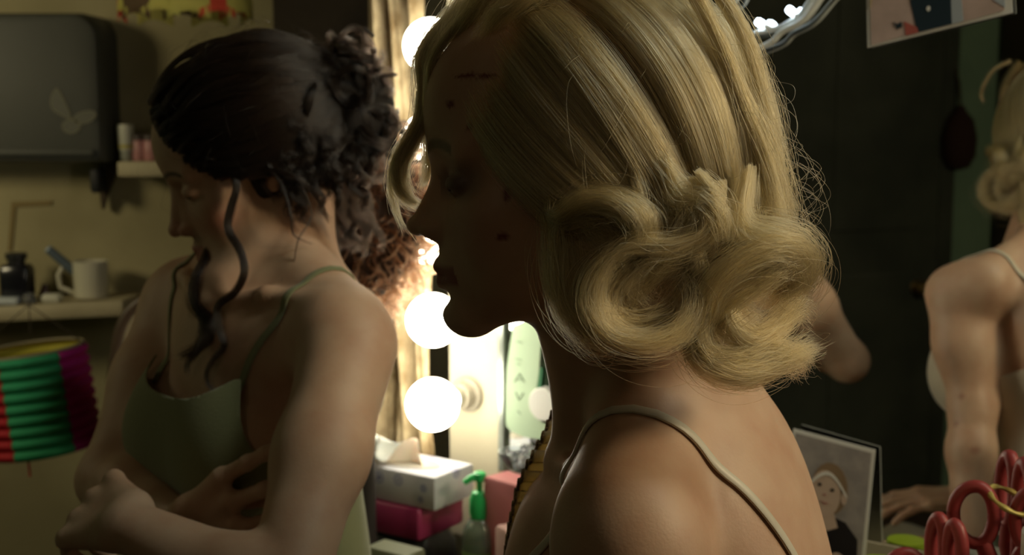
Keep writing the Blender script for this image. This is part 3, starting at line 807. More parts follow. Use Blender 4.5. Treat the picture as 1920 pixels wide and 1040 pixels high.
girl = empty('person', (GT.o[0], GT.o[1], 0), 'woman with dark pinned-up curls and green camisole, arms crossed, looking down', 'person')
lo = np.array([-.90, 1.0, -.02]); hi = np.array([.08, 1.80, 1.52])
g_body, _ = skin_body('body', gf, GH, lo, hi, SKIN_G, girl_tint, girl)
OLIVE = mat('olive_jersey', (.215, .225, .11), .85, sheen=.25, bump=.15, bscale=500)
def top_g(V):
    Q = GT.loc(V); f, l, u = Q[:, 0], Q[:, 1], Q[:, 2]; A = np.abs(l)
    front = .036+.022*np.clip(A/.085, 0, 1)**3-np.clip(A-.09, 0, 1)*1.8
    back = .035+.035*np.clip(A/.085, 0, 1)**2-np.clip(A-.09, 0, 1)*1.5
    side = -.025
    w = np.clip(f/.05, -1, 1)
    return np.where(w > 0, side+(front-side)*w, side+(back-side)*(-w))-u
cami = cloth('camisole', g_torso, .0035, top_g, GT.o+np.array([-.3, -.3, -.55]), GT.o+np.array([.3, .3, .2]), OLIVE, girl)
for s in (1, -1):
    strap('shoulder_strap', gf, [GT.w(*p) for p in [(.10, s*.084, .045), (.075, s*.098, .085), (.045, s*.115, .125), (-.0, s*.122, .15), (-.05, s*.116, .125), (-.09, s*.100, .085), (-.10, s*.086, .05)]], .008, .0026, OLIVE, girl, n=70)

g_low = Field(); g_low.p = [p for p in g_torso.p if True]+g_legs.p
JEAN = mat('dark_denim', (.03, .035, .05), .85, bump=.2, bscale=400)
cloth('trousers', g_low, .006, lambda V: np.minimum(-.27-GT.loc(V)[:, 2], V[:, 2]-.11), np.array([-.90, 1.0, -.0]), np.array([.0, 1.80, .95]), JEAN, girl, h=.006)
HD = hair_mat('dark_hair', (.004, .003, .0028), (.014, .008, .005), .24, .40)
HD2 = mat('dark_under_hair', (.012, .008, .006), .8)
GC, GR = np.array([-.012, 0, .022]), np.array([.122, .088, .114])
g_edge = lambda u, a: np.where(u > .0, .016+.95*u, .016+.05*u)+.0*a
cap_mesh('hair_mass', GH, GC, GR-.009, g_edge, -.055, HD2, girl, extra=[((-.110, .0, .010), (.060, .062, .062)), ((-.085, .0, -.04), (.045, .06, .035))])
gh = Hair()
def g_shell(d, layer): return GH.ws(GC+d*(GR-layer))
BUN = np.array([-.118, .0, .008])
for lay, cnt in ((.006, 60), (.001, 70)):
    for i in range(cnt):
        s = 1 if i % 5 else -1; t = rng.uniform(0, 1)
        # hairline, from the parting down to the temple and the nape
        el = 48-80*t; az = 12+70*t+max(0, t-.7)*150
        d0 = azel(az, el); d0[1] = abs(d0[1])*s; e0 = unit(np.array([-.93, .30*s*rng.uniform(.2, 1.3), rng.uniform(-.25, .35)]))
        g = g_shell(slerp(d0, e0, 14), lay); g = g+GH.U*(.006*np.sin(np.linspace(0, rng.uniform(6, 12), 14)+rng.uniform(0, 6)))[:, None]
        T = unit(g[-1]-g[-2]); g = np.vstack([g, curl_tail(g[-1], T, 0, GH.U*rng.uniform(-1, 1)+s*GH.L*rng.uniform(-1, 1), rng.uniform(.012, .026), rng.uniform(.4, 1.0), .02)])
        gh.lock(g, rng.uniform(.012, .024), .007, 85, 38, ctr=GH.ws(GC), frizz=.0018, r0=.00014, taper=(.4, 1, 1, .9, .8, .5))
# messy pinned curls
for i in range(90):
    c = BUN+np.array([rng.uniform(-.045, .045), rng.uniform(-.055, .066), rng.uniform(-.065, .060)])
    a = rng.normal(0, 1, 3); a /= ln(a); b = np.cross(a, rng.normal(0, 1, 3)); b /= ln(b); r = rng.uniform(.010, .024); tt = np.linspace(0, rng.uniform(4, 8), 16)
    g = c+r*(np.cos(tt)[:, None]*a+np.sin(tt)[:, None]*b)+np.cross(a, b)*(tt*rng.uniform(-.004, .004))[:, None]
    gh.lock(GH.ws(g), rng.uniform(.007, .014), .006, 60, 30, ctr=GH.ws(BUN), frizz=.0016, r0=.00014)
def tendril(pts, w, n, fr=.0010, tw=3):
    G = [W(x, y, d-.03) for x, y, d in pts]
    gh.lock(G, w, w, n, 48, ctr=np.tile(-VIEW, (48, 1)), frizz=fr, r0=.00014, twist=tw, taper=(.6, 1, 1, .9, .7, .35), cut=.35)
tendril([(395,240,1.39),(425,300,1.375),(444,345,1.37),(432,392,1.37),(428,430,1.37),(450,470,1.365),(458,510,1.36),(440,548,1.36),(408,575,1.36),(412,620,1.36),(420,648,1.36),(395,680,1.36),(388,712,1.36),(408,745,1.36)], .0085, 130)
tendril([(372,215,1.39),(410,290,1.38),(440,340,1.375),(438,380,1.375),(428,430,1.375)], .007, 90)
tendril([(402,440,1.44),(386,488,1.42),(366,530,1.40),(368,570,1.385),(392,605,1.375),(385,640,1.37),(350,662,1.37),(335,668,1.37)], .015, 200, .002)
tendril([(390,470,1.43),(362,545,1.40),(380,600,1.38),(372,650,1.37),(352,680,1.37),(350,702,1.37)], .009, 120, .002)
tendril([(380,180,1.40),(360,240,1.39),(392,290,1.38),(430,320,1.375),(470,325,1.38)], .006, 70)
tendril([(480,230,1.38),(500,300,1.37),(530,350,1.37),(545,400,1.365),(552,440,1.37),(590,460,1.38)], .0035, 26)
tendril([(560,330,1.37),(585,400,1.38),(560,450,1.37),(548,500,1.37),(520,535,1.36)], .0015, 8)
tendril([(450,330,1.38),(500,318,1.37),(560,335,1.37),(600,380,1.39),(618,420,1.40)], .005, 60)
# loose curls over the ear and the nape
for k in range(60):
    x, y = rng.uniform(455, 690), rng.uniform(215, 320); a = rng.uniform(0, 6.28); r = rng.uniform(12, 26); z = 1.375+.0007*abs(x-540)*.8
    n_ = 10; c_ = rng.choice([-1, 1]); T_ = rng.uniform(3.5, 7)
    tendril([(x+i*rng.uniform(1, 6)+r*math.cos(a+c_*T_*i/n_), y+i*rng.uniform(1.5, 5.5)+r*.8*math.sin(a+c_*T_*i/n_), z+.004*math.sin(i)) for i in range(n_)], rng.uniform(.006, .012), 60, .0022)
for k in range(24):
    x, y = rng.uniform(480, 680), rng.uniform(290, 350); s = rng.uniform(-18, 18)
    tendril([(x, y, 1.385), (x+s+8, y+18, 1.38), (x-s*.4+14, y+40, 1.385), (x+s+16, y+60, 1.39), (x+s*.2+30, y+78, 1.39)], .006, 46, .002)
for k in range(26):
    x, y = rng.uniform(560, 690), rng.uniform(300, 380); s = rng.uniform(-30, 30)
    tendril([(x, y, 1.46), (x+s, y+35, 1.46), (x+s*.2+rng.uniform(0, 30), y+70, 1.47), (x+s+rng.uniform(-10, 40), y+105, 1.47), (x+s+rng.uniform(-10, 30), y+120, 1.47)], .007, 50, .002)
for k in range(120):
    d0 = azel(rng.uniform(20, 190), rng.uniform(-10, 80)); p = g_shell(d0[None], 0)[0]; n = unit(p-GH.ws(GC)); tt = unit(np.cross(n, rng.normal(0, 1, 3)))
    gh.add(catmull([p, p+n*.006+tt*.01, p+n*rng.uniform(.004, .014)+tt*.025, p+n*.003+tt*.04], 12)[None], .00008)
gh.build('hair', HD, girl)

# ================================================================ the room
PLASTER = mat('old_plaster', (.42, .37, .215), .9, noise=(.31, .27, .15), nscale=3.2, bump=.35, bscale=30)
DARKWOOD = mat('dark_brown_board', (.055, .040, .024), .7, noise=(.035, .025, .015), nscale=8)
DOORM = mat('dark_painted_door', (.075, .085, .065), .45, noise=(.050, .058, .046), nscale=5, bump=.2, bscale=25)
GREENW = mat('green_painted_wall', (.24, .37, .25), .8, noise=(.19, .30, .21), nscale=4)
FLOORM = mat('brown_floor', (.10, .07, .05), .7, noise=(.07, .05, .035), nscale=6)
BACKY, LX = 2.75, -2.0
def wallbox(name, x0, x1, y0, y1, z0, z1, m):
    b = MB(); b.box(((x0+x1)/2, (y0+y1)/2, (z0+z1)/2), (x1-x0, y1-y0, z1-z0)); return struct(b.build(name, m, smooth=False))
wallbox('wall_back', -2.1, 3.4, BACKY, BACKY+.1, 0, 2.6, PLASTER)
wallbox('wall_front', -2.1, 3.4, -2.6, -2.5, 0, 2.6, GREENW)
wallbox('wall_right', 3.3, 3.4, -2.5, BACKY, 0, 2.6, GREENW)
wallbox('wall_left', LX-.1, LX, -2.5, BACKY, 0, 2.6, GREENW)
wallbox('floor', -2.1, 3.4, -2.6, BACKY+.1, -.1, 0, FLOORM)
wallbox('ceiling', -2.1, 3.4, -2.6, BACKY+.1, 2.6, 2.7, mat('ceiling_paint', (.20, .19, .15), .9))
# the wall that carries the vanity
PW0, PW1 = PL(835, 520), None
def plane_t(p): return float(np.dot(np.array(p)-MN*MP, ME))
def PP(t, z, off=0.0): return MN*(MP-off)+ME*t+np.array([0, 0, z])
AX = [ME, np.array([0, 0, 1.0]), -MN]              # along the wall, up, out of the wall
t0 = plane_t(PL(838, 520)); t1 = 1.25
wv = MB(); wv.box(PP((t0+2.6)/2, 1.3, -.09), (2.6-t0, 2.6, .10), AX); struct(wv.build('wall_vanity', PLASTER, smooth=False))

# vanity mirror unit
CREAM = mat('cream_painted_board', (.62, .57, .42), .55, noise=(.54, .49, .35), nscale=6, bump=.1, bscale=60)
MIRR = mat('mirror_glass', (.86, .88, .85), .012, metal=1.0)
EDGE = mat('mirror_edge', (.30, .33, .30), .3, metal=.6)
tg0, tg1 = plane_t(PL(938, 600)), .93
zg0, zg1 = .865, 1.95
van = empty('vanity_mirror', PP((t0+t1)/2, .70), 'large wall mirror in a cream board with round bulbs up its sides', 'mirror')
b = MB()
b.box(PP((t0+tg0)/2, 1.42, -.02), (tg0-t0, 1.34, .04), AX, bev=.006); b.build('side_board', CREAM, van)
b = MB(); b.box(PP((tg1+t1)/2, 1.42, -.02), (t1-tg1, 1.34, .04), AX, bev=.006); b.build('side_board', CREAM, van)
b = MB(); b.box(PP((tg0+tg1)/2, (.75+zg0)/2, -.02), (tg1-tg0, zg0-.75, .04), AX, bev=.004); b.build('lower_rail', CREAM, van)
b = MB(); b.box(PP((tg0+tg1)/2, (zg1+2.09)/2, -.02), (tg1-tg0, 2.09-zg1, .04), AX, bev=.004); b.build('upper_rail', CREAM, van)
b = MB(); b.box(PP((tg0+tg1)/2, (zg0+zg1)/2, -.006), (tg1-tg0, zg1-zg0, .010), AX); b.build('mirror_glass', MIRR, van, smooth=False)
b = MB()
b.box(PP(tg0+.006, (zg0+zg1)/2, .002), (.012, zg1-zg0, .012), AX, bev=.003)
b.build('glass_edging', EDGE, van)
b = MB(); b.box(PP(tg1-.006, (zg0+zg1)/2, .002), (.012, zg1-zg0, .012), AX, bev=.003)
b.build('glass_edging', EDGE, van)

# round bulbs
GLOBE = mat('bulb_glow', (1, 1, 1), .4, emit=(1.0, .93, .74), es=BULB_L)
BRASS = mat('lamp_collar', (.50, .48, .42), .35, metal=.7)
CERAM = mat('lamp_socket', (.42, .38, .30), .5)
PROTR = .085
def bulb(center, label, grp):
    base = center+MN*PROTR
    e = empty('light_bulb', base, label, 'light bulb', grp)
    r = .038; prof = [(.0145, .026)]+[(r*math.sin(a), PROTR-r*math.cos(a)) for a in np.linspace(.42, math.pi-.001, 22)]
    g = MB(); g.lathe(base, prof, -MN, 32); g.build('globe', GLOBE, e)
    c = MB(); c.lathe(base, [(.014, .010), (.0165, .012), (.0165, .030), (.015, .040), (.0148, .046)], -MN, 24); c.build('collar', BRASS, e)
    s = MB(); s.lathe(base, [(.026, -.000), (.026, .006), (.021, .010), (.019, .024), (.0165, .026)], -MN, 28); s.build('bulb_socket', CERAM, e)
names = ['highest glowing round bulb beside the hair of the blonde woman', 'glowing round bulb half hidden by the blonde forehead lock', 'glowing round bulb just under the nose of the blonde woman',
         'glowing round bulb beside the chin of the blonde woman', 'lowest glowing round bulb, above the tissue box']
for (px, py), nm in zip([(808, 86), (803, 264), (805, 444), (812, 600), (811, 758)], names):
    bulb(PL(px, py, PROTR), nm, 'round bulbs up the left side of the mirror')
tr = (tg1+t1)/2-.04
for k, z in enumerate((1.0, 1.16, 1.32, 1.48, 1.64)):
    bulb(PP(tr, z, PROTR), ['glowing round bulb on the right board, first above the worktop', 'glowing round bulb on the right board, second above the worktop', 'glowing round bulb on the right board, middle of five', 'glowing round bulb on the right board, second from the top', 'glowing round bulb on the right board, topmost of five'][k], 'round bulbs up the right side of the mirror')

# worktop
CT = .70
TOPM = mat('worktop', (.12, .10, .075), .4, noise=(.08, .065, .05), nscale=9)
b = MB(); b.box(PP((t0+t1)/2+.09, CT-.018, .196), (t1-t0+.16, .38, .036), [ME, -MN, np.array([0, 0, 1.0])], bev=.01)
desk = empty('dressing_table', PP((t0+t1)/2, 0, .25), 'dark dressing table worktop under the mirror, crowded with small items', 'table')
b.build('worktop', TOPM, desk)
for tt in (t0+.06, t1+.12):
    for off in (.05, .34):
        l = MB(); l.box(PP(tt, (CT-.036)/2, off), (.045, .045, CT-.036), [ME, -MN, np.array([0, 0, 1.0])], bev=.005); l.build('leg', DARKWOOD, desk)

# left: brown board and curtain
b = MB(); b.box(((YP(512,100,2.6)[0]+YP(790,100,2.6)[0])/2, 2.66, 1.3), (YP(790,100,2.6)[0]-YP(512,100,2.6)[0], .10, 2.58)); tag(b.build('wardrobe_side', DARKWOOD), 'tall dark brown wardrobe side behind the dark-haired woman', 'wardrobe')
LACEC = mat('beige_lace_curtain', (.50, .40, .24), .9, noise=(.22, .15, .07), nscale=34, bump=.8, bscale=120, stretch=(1, 1, .7))
def curtain():
    c0, c1 = plane_t(PL(722, 520)), plane_t(PL(842, 520)); n, k = 90, 60; rows = []
    zt, zb = 2.35, .86
    for j in range(k):
        z = zt+(zb-zt)*j/(k-1); y = j/(k-1); row = []
        pin = 1-.10*math.sin(y*3.0); 
        for i in range(n):
            u = i/(n-1); a = .011*math.sin(u*2*math.pi*2.6+.7*math.sin(z*4))+.0035*math.sin(u*2*math.pi*7+z*9)
            tt = c0+(c1-c0)*(u*pin+.02*math.sin(z*6))+.006*math.sin(z*13+u*4); row.append(PP(tt, z+.014*math.sin(u*18)*(j == k-1), .012+a+.022))
        rows.append(row)
    m = MB(); m.grid(rows); o = m.build('lace_curtain', LACEC); md = o.modifiers.new('t', 'SOLIDIFY'); md.thickness = .002
    return tag(o, 'beige patterned lace curtain hanging beside the glowing bulbs', 'curtain')
curtain()

# ================================================================ what the mirror shows of the other side of the room
VD = 4.2
def RV(px, x=LX):
    """point of the left wall that the mirror shows at this pixel column"""
    lo_, hi_ = 2.5, 8.0
    for _ in range(50):
        m_ = (lo_+hi_)/2; r = reflect(CAM+m_*np.array([(px-960)/FPX, 1, 0]))
        if r[0] > x: lo_ = m_
        else: hi_ = m_
    return r
yA, yB, yC = RV(1280)[1], RV(1738)[1], RV(1846)[1]
dr = empty('door_1', (LX+.03, (yA+yB)/2, 0), 'x', 'x'); del dr['label'], dr['category']; dr['kind'] = 'structure'
dw = abs(yA-yB)
b = MB(); b.box((LX+.035, (yA+yB)/2, 1.02), (.05, dw, 2.02), bev=.0); 
for z0, z1 in ((.15, .85), (1.0, 1.9)):
    for q in (-1, 1): b.box((LX+.062, (yA+yB)/2+q*dw*.235, (z0+z1)/2), (.010, dw*.36, z1-z0), bev=.004)
b.build('door_panel', DOORM, dr, smooth=False)
b = MB(); b.lathe((LX+.06, RV(1700)[1], .80), [(.026, 0), (.026, .006), (.010, .010), (.010, .035), (.024, .042), (.028, .055), (.020, .066), (.002, .070)], (1, 0, 0)); b.build('door_knob', mat('old_brass', (.45, .33, .14), .35, metal=1), dr)
b = MB()
b.box((LX+.03, yB-.03, 1.04), (.07, .06, 2.1)); b.box((LX+.03, yA+.03, 1.04), (.07, .06, 2.1)); b.box((LX+.03, (yA+yB)/2, 2.07), (.07, dw+.06, .07))
struct(b.build('trim_1', DOORM, smooth=False))
b = MB(); b.box((LX+.22, yC-.42, 1.1), (.40, .80, 2.2), bev=.01); tag(b.build('dark_wardrobe', DARKWOOD), 'dark wardrobe beside the green wall, seen in the mirror', 'wardrobe')
# something dark and brown hanging from the door frame
hb = empty('hanging_bag', (LX+.12, RV(1808)[1], 1.30), 'dark reddish brown bag hanging by the door edge, seen in the mirror', 'bag')
b = MB(); yy = RV(1758)[1]
b.lathe((LX+.10, yy, 1.20), [(.002, 0), (.035, .01), (.055, .05), (.058, .11), (.045, .17), (.02, .20), (.010, .22)], (0, 0, 1), 24); b.build('pouch', mat('brown_cloth', (.035, .014, .010), .9, bump=.5, bscale=60), hb)
b = MB(); b.tube([(LX+.10, yy, 1.41), (LX+.09, yy+.004, 1.50), (LX+.05, yy, 1.56)], .005); b.build('cord', DARKWOOD, hb)

# ================================================================ things on the mirror
PAPER_R = mat('white_card', (.72, .72, .68), .55)
def V3(p, q, t): return np.array(p)+(np.array(q)-np.array(p))*t
# photo print stuck at the top of the mirror
def onplane(px, py, off): return PL(px, py, off)
q = [onplane(1622, -150, .006), onplane(1885, -190, .006), onplane(1899, 24, .006), onplane(1627, 90, .006)]
ph = empty('photo_print', (q[3]+q[2])/2, 'tilted photo print of two people with white edges, stuck at the mirror top', 'photograph')
b = MB(); b.poly(q, -MN, .0012); b.build('print_sheet', PAPER_R, ph, smooth=False)
def pic(name, pts, m, par, quad, off, th=.0004):
    """flat shape printed on a sheet: pts in 0..1 sheet coordinates"""
    A, B, C_, D = map(np.array, quad); nn = -np.cross(B-A, D-A); nn /= np.linalg.norm(nn)
    if np.dot(nn, MN) > 0: nn = -nn
    P = [(1-v)*((1-u)*A+u*B)+v*((1-u)*D+u*C_)+nn*off for u, v in pts]
    m_ = MB(); m_.poly(P, nn, th); return m_.build(name, m, par, smooth=False)
def ov(cx, cy, rx, ry, n=20, rot=0):
    c, s = math.cos(rot), math.sin(rot)
    return [(cx+rx*math.cos(a)*c-ry*math.sin(a)*s, cy+rx*math.cos(a)*s+ry*math.sin(a)*c) for a in np.linspace(0, 2*math.pi, n, endpoint=False)]
PKSK = mat('printed_skin', (.60, .46, .42), .4, noise=(.50, .38, .34), nscale=30); NAVY = mat('printed_navy', (.018, .035, .05), .4)
PRED = mat('printed_red', (.45, .12, .10), .4); PGREY = mat('printed_blue_grey', (.40, .45, .50), .4); PBL = mat('printed_blond', (.55, .45, .25), .4, noise=(.4, .3, .15), nscale=40)
pic('printed_figure', [(.03,.0),(.36,.0),(.37,.5),(.34,.72),(.42,.96),(.03,.985)], PKSK, ph, q, .0012)
pic('printed_hair', [(.03,.0),(.14,.0),(.13,.45),(.10,.62),(.06,.55),(.03,.7)], PBL, ph, q, .0018)
pic('printed_hair', [(.25,.0),(.40,.0),(.37,.62),(.33,.70),(.28,.55)], PBL, ph, q, .0018)
pic('printed_jacket', [(.36,.0),(.60,.0),(.62,.35),(.60,.97),(.36,.975),(.31,.66),(.34,.5)], NAVY, ph, q, .0016)
for u, v in ((.425, .60), (.445, .80)): pic('printed_button', ov(u, v, .014, .022), PAPER_R, ph, q, .0022)
pic('printed_figure', [(.64,.0),(.94,.0),(.95,.96),(.66,.975),(.67,.7)], PKSK, ph, q, .0014)
pic('printed_sleeve', [(.60,.45),(.66,.5),(.68,.97),(.60,.975)], PGREY, ph, q, .0016)
pic('printed_sleeve', [(.86,.55),(.96,.60),(.955,.94),(.88,.85)], PGREY, ph, q, .0018)
pic('printed_mark', [(.19,.84),(.22,.87),(.25,.855),(.255,.90),(.22,.91)], NAVY, ph, q, .0018)
pic('printed_mark', [(.70,.70),(.74,.58),(.76,.52),(.765,.60),(.72,.74)], NAVY, ph, q, .0018)
pic('printed_edge', [(.27,.86),(.36,.93),(.37,.975),(.28,.978)], PRED, ph, q, .0017)

# fairy lights: white twisted wire with two lit tips
WIRE = mat('white_wire', (.82, .86, .82), .5)
fl = empty('fairy_lights', onplane(1420, -60, .02), 'white twisted wire of fairy lights with two lit tips, along the mirror', 'string lights')
def mp(px, py, off=.012): return PL(px, py, off)
b = MB()
b.tube(catmull([mp(1640,-300), mp(1620,-160), mp(1580,-80), mp(1530,-15), mp(1500,28), mp(1462,52), mp(1425,60), mp(1398,68), mp(1360,80), mp(1305,72), mp(1288,38), mp(1320,30), mp(1350,22), mp(1370,10), mp(1382,-5), mp(1400,-60), mp(1415,-150), mp(1410,-300)], 90), .0038)
b.tube(catmull([mp(1690,-300,.016), mp(1650,-150,.016), mp(1600,-70,.018), mp(1540,-5,.02), mp(1505,38,.018), mp(1466,60,.018), mp(1448,78,.018), mp(1420,92,.016), mp(1395,100,.016), mp(1350,110,.014), mp(1290,130,.014), mp(1240,60,.014), mp(1262,-80,.014), mp(1250,-300,.014)], 90), .0038)
b.build('wire', WIRE, fl)
TIP = mat('lit_tip', (1, 1, 1), .3, emit=(.75, .88, 1), es=9)
for (x, y, x2, y2) in ((1481, 19, 1498, 34), (1423, 42, 1446, 54)):
    l = MB(); A_, B_ = mp(x, y, .016), mp(x2, y2, .014); d_ = unit(B_-A_)
    l.lathe(A_-d_*.005, [(.0004, 0), (.0036, .001), (.0050, .005), (.0046, .010), (.0034, .013)], d_, 16); o = l.build('light_tip', TIP, fl)
    l = MB(); l.tube([A_+d_*.006, B_], .0028, 8); l.build('tip_holder', WIRE, fl)

# baby photo leaning at the foot of the mirror
q = [PL(1488, 803, .012), PL(1641, 843, .008), PL(1618, 1085, .034), PL(1462, 1025, .038)]
bp = empty('baby_photo', (q[2]+q[3])/2, 'photo of a smiling baby with headband, leaning at the mirror foot', 'photograph')
b = MB(); b.poly(q, -MN, .0016); b.build('print_sheet', PAPER_R, bp, smooth=False)
BG = mat('printed_backdrop', (.36, .33, .31), .35, noise=(.28, .26, .25), nscale=60); BSK = mat('printed_face', (.55, .42, .33), .35); BLK = mat('printed_black', (.015, .014, .016), .35)
BHAIR = mat('printed_brown', (.26, .18, .11), .35); BLIP = mat('printed_lip', (.42, .20, .17), .35)
pic('printed_backdrop', [(.035,.03),(.965,.03),(.965,.985),(.035,.985)], BG, bp, q, .0012)
pic('printed_body', [(.30,.64),(.50,.60),(.74,.62),(.90,.72),(.93,.98),(.20,.98),(.22,.76)], BLK, bp, q, .0016)
pic('printed_hair', ov(.52, .395, .215, .205), BHAIR, bp, q, .0018)
pic('printed_face', ov(.47, .445, .185, .185), BSK, bp, q, .0022)
pic('printed_neck', [(.36,.60),(.60,.58),(.66,.68),(.52,.74),(.38,.70)], BSK, bp, q, .0020)
pic('printed_ear', ov(.70, .44, .035, .05), BSK, bp, q, .0024)
HBND = [(.295+.43*t, .375-.135*math.sin(t*math.pi)*(1-.2*t)+.03*t) for t in np.linspace(0, 1, 14)]
pic('printed_headband', HBND+[(x+.004, y+.028) for x, y in HBND[::-1]], PAPER_R, bp, q, .0028)
pic('printed_eye', ov(.40, .385, .022, .013), BLK, bp, q, .0028); pic('printed_eye', ov(.555, .40, .022, .013), BLK, bp, q, .0028)
pic('printed_nose', ov(.468, .455, .018, .010), BLIP, bp, q, .0027)
pic('printed_mouth', [(.42,.505),(.47,.515),(.53,.508),(.475,.535)], BLIP, bp, q, .0028)
pic('printed_hand', ov(.70, .93, .09, .06), BSK, bp, q, .0024)

# green card stuck on the left edge of the glass, white disc
GC_ = mat('pale_green_card', (.42, .55, .38), .6)
card = empty('green_card', PL(985, 780, .004), 'pale green card with faint handwriting stuck at the mirror edge', 'card')
pts = [(962,610),(1010,600),(1012,680),(1003,760),(1016,790),(1048,800),(1048,822),(990,820),(958,806),(948,785),(950,700)]
b = MB(); b.poly(catmull([PL(x, y, .004) for x, y in pts+pts[:1]], 60)[:-1], -MN, .0015); b.build('card_sheet', GC_, card, smooth=False)
INK = mat('grey_ink', (.26, .34, .24), .7)
def stroke(pts, par, name='ink_letter', r=.0007, m=None):
    s_ = MB(); 
    for pp in pts: s_.tube([PL(x, y, .0054) for x, y in pp], r, 6)
    return s_.build(name, m or INK, par)
stroke([[(968,640),(979,642)]], card); stroke([[(966,672),(978,675)], [(969,682),(975,683)]], card)
stroke([[(964,716),(974,700),(983,716)], [(968,711),(980,711)]], card); stroke([[(966,735),(973,750),(981,736)]], card)
stroke([[(970,770),(976,776)]], card)
gs = MB(); gs.poly([PL(1004, 688, .003), PL(1017, 690, .003), PL(1014, 722, .003), PL(1003, 738, .003)], -MN, .001); tag(gs.build('green_strip', mat('strong_green', (.05, .25, .11), .5), smooth=False), 'small dark green strip beside the pale card on the mirror', 'sticker')
wd = MB(); wd.lathe(PL(1020, 757, .002), [(.001, 0), (.022, .0), (.024, .003), (.022, .006), (.001, .006)], -MN, 28); tag(wd.build('white_disc', PAPER_R), 'round white disc on the mirror beside the pale green card', 'sticker')

# ================================================================ things on the dressing table
def upbox(c, size, yaw, m, name, par=None, bev=.003, mats=None):
    a = math.radians(yaw); ax = [np.array([math.cos(a), math.sin(a), 0]), np.array([-math.sin(a), math.cos(a), 0]), np.array([0, 0, 1.0])]
    b = MB(); b.box(np.array(c)+np.array([0, 0, size[2]/2]), size, ax, bev=bev); return b.build(name, m, par), ax
# tissue box
tz = .840
fc = ZP(815, 958, tz); r1 = ZP(888, 928, tz); d2 = unit(r1-fc); d1 = np.array([-d2[1], d2[0], 0]); TD = float(np.linalg.norm(r1-fc))
TW, TH_ = .205, .046
cen = fc+d1*TW/2+d2*TD/2; axs = [d1, d2, np.array([0, 0, 1.0])]
def floral():
    m, nt, b = newmat('floral_carton'); tc = nt.nodes.new('ShaderNodeTexCoord')
    v = nt.nodes.new('ShaderNodeTexVoronoi'); v.inputs['Scale'].default_value = 30; v.inputs['Randomness'].default_value = .7
    nt.links.new(tc.outputs['Object'], v.inputs['Vector'])
    r = nt.nodes.new('ShaderNodeValToRGB'); e = r.color_ramp.elements; e[0].position = .05; e[0].color = (.16, .15, .33, 1); e[1].position = .40; e[1].color = (.58, .58, .63, 1)
    a = r.color_ramp.elements.new(.17); a.color = (.50, .50, .58, 1); a = r.color_ramp.elements.new(.24); a.color = (.26, .27, .45, 1); a = r.color_ramp.elements.new(.30); a.color = (.60, .60, .65, 1)
    nt.links.new(v.outputs['Distance'], r.inputs[0]); nt.links.new(r.outputs[0], b.inputs['Base Color']); b.inputs['Roughness'].default_value = .5
    return m
tb = empty('tissue_box', cen, 'white tissue box with blue flower print under the lowest left bulb', 'tissue box')
b = MB(); b.box(cen+np.array([0, 0, TH_/2]), (TW, TD, TH_), axs, bev=.002); b.build('carton', floral(), tb)
b = MB(); sl = [(.075*math.cos(a), .030*math.sin(a)) for a in np.linspace(0, 2*math.pi, 32, endpoint=False)]
b.poly([cen+d1*x+d2*y+np.array([0, 0, TH_+.0008]) for x, y in sl], (0, 0, 1), .001); b.build('opening_film', mat('clear_film', (.55, .5, .42), .25), tb)
TISS = mat('tissue_paper', (.80, .78, .68), .9, sss=.2)
rows = []
for i in range(22):
    u = i/21; row = []
    for j in range(26):
        v = j/25; w_ = .055*(1-.35*v); h_ = .050*math.sin(min(1, v*1.25)*math.pi*.5)*(1-.75*v**2.2)
        row.append(cen+d1*((u-.5)*2*w_+.020*v+.004*math.sin(v*9+u*5))+d2*(-.010+.012*math.sin(u*9+v*3)-.030*v**2)+np.array([0, 0, TH_+.001+max(0, h_+.006*math.sin(u*14+v*4)*v)]))
    rows.append(row)
b = MB(); b.grid(rows); o = b.build('tissue', TISS, tb); md = o.modifiers.new('t', 'SOLIDIFY'); md.thickness = .0006
# magenta box beneath, black pouch, clear bottle
c2 = cen+d1*.02; b = MB(); b.box(np.array([c2[0], c2[1], .8165]), (.20, .105, .044), axs, bev=.004); tag(b.build('magenta_case', mat('magenta_plastic', (.30, .03, .10), .35)), 'flat magenta case under the tissue box', 'case')
b = MB(); b.box(np.array([c2[0], c2[1], .7475])+d2*.004, (.20, .085, .092), axs, bev=.02); tag(b.build('black_pouch', mat('black_vinyl', (.02, .02, .022), .3, bump=.6, bscale=30)), 'black zip pouch lying under the magenta case', 'pouch')
# clear wrapped brush roll in front of the pouch
A_ = ZP(765, 1012, .772)-d2*.02; B_ = ZP(868, 977, .772)-d2*.02; A_ = A_-d2*.028; B_ = B_-d2*.028; A_[2] = B_[2] = .7335; dd = unit(B_-A_)
rt = empty('brush_tube', (A_+B_)/2-np.array([0, 0, .033]), 'shiny dark plastic tube lying in front of the tissue box', 'tube')
b = MB(); b.lathe(A_, [(.001, 0), (.028, .002), (.031, .012), (.031, .105), (.027, .118), (.012, .122), (.001, .122)], dd, 28); b.build('tube_body', mat('smoked_plastic', (.045, .045, .035), .12, trans=.25, coat=.5), rt)
b = MB(); b.lathe(A_+dd*.018, [(.0315, 0), (.033, .002), (.033, .012), (.0315, .014)], dd, 28, caps=False); b.build('metal_band', mat('chrome', (.7, .7, .72), .12, metal=1), rt)
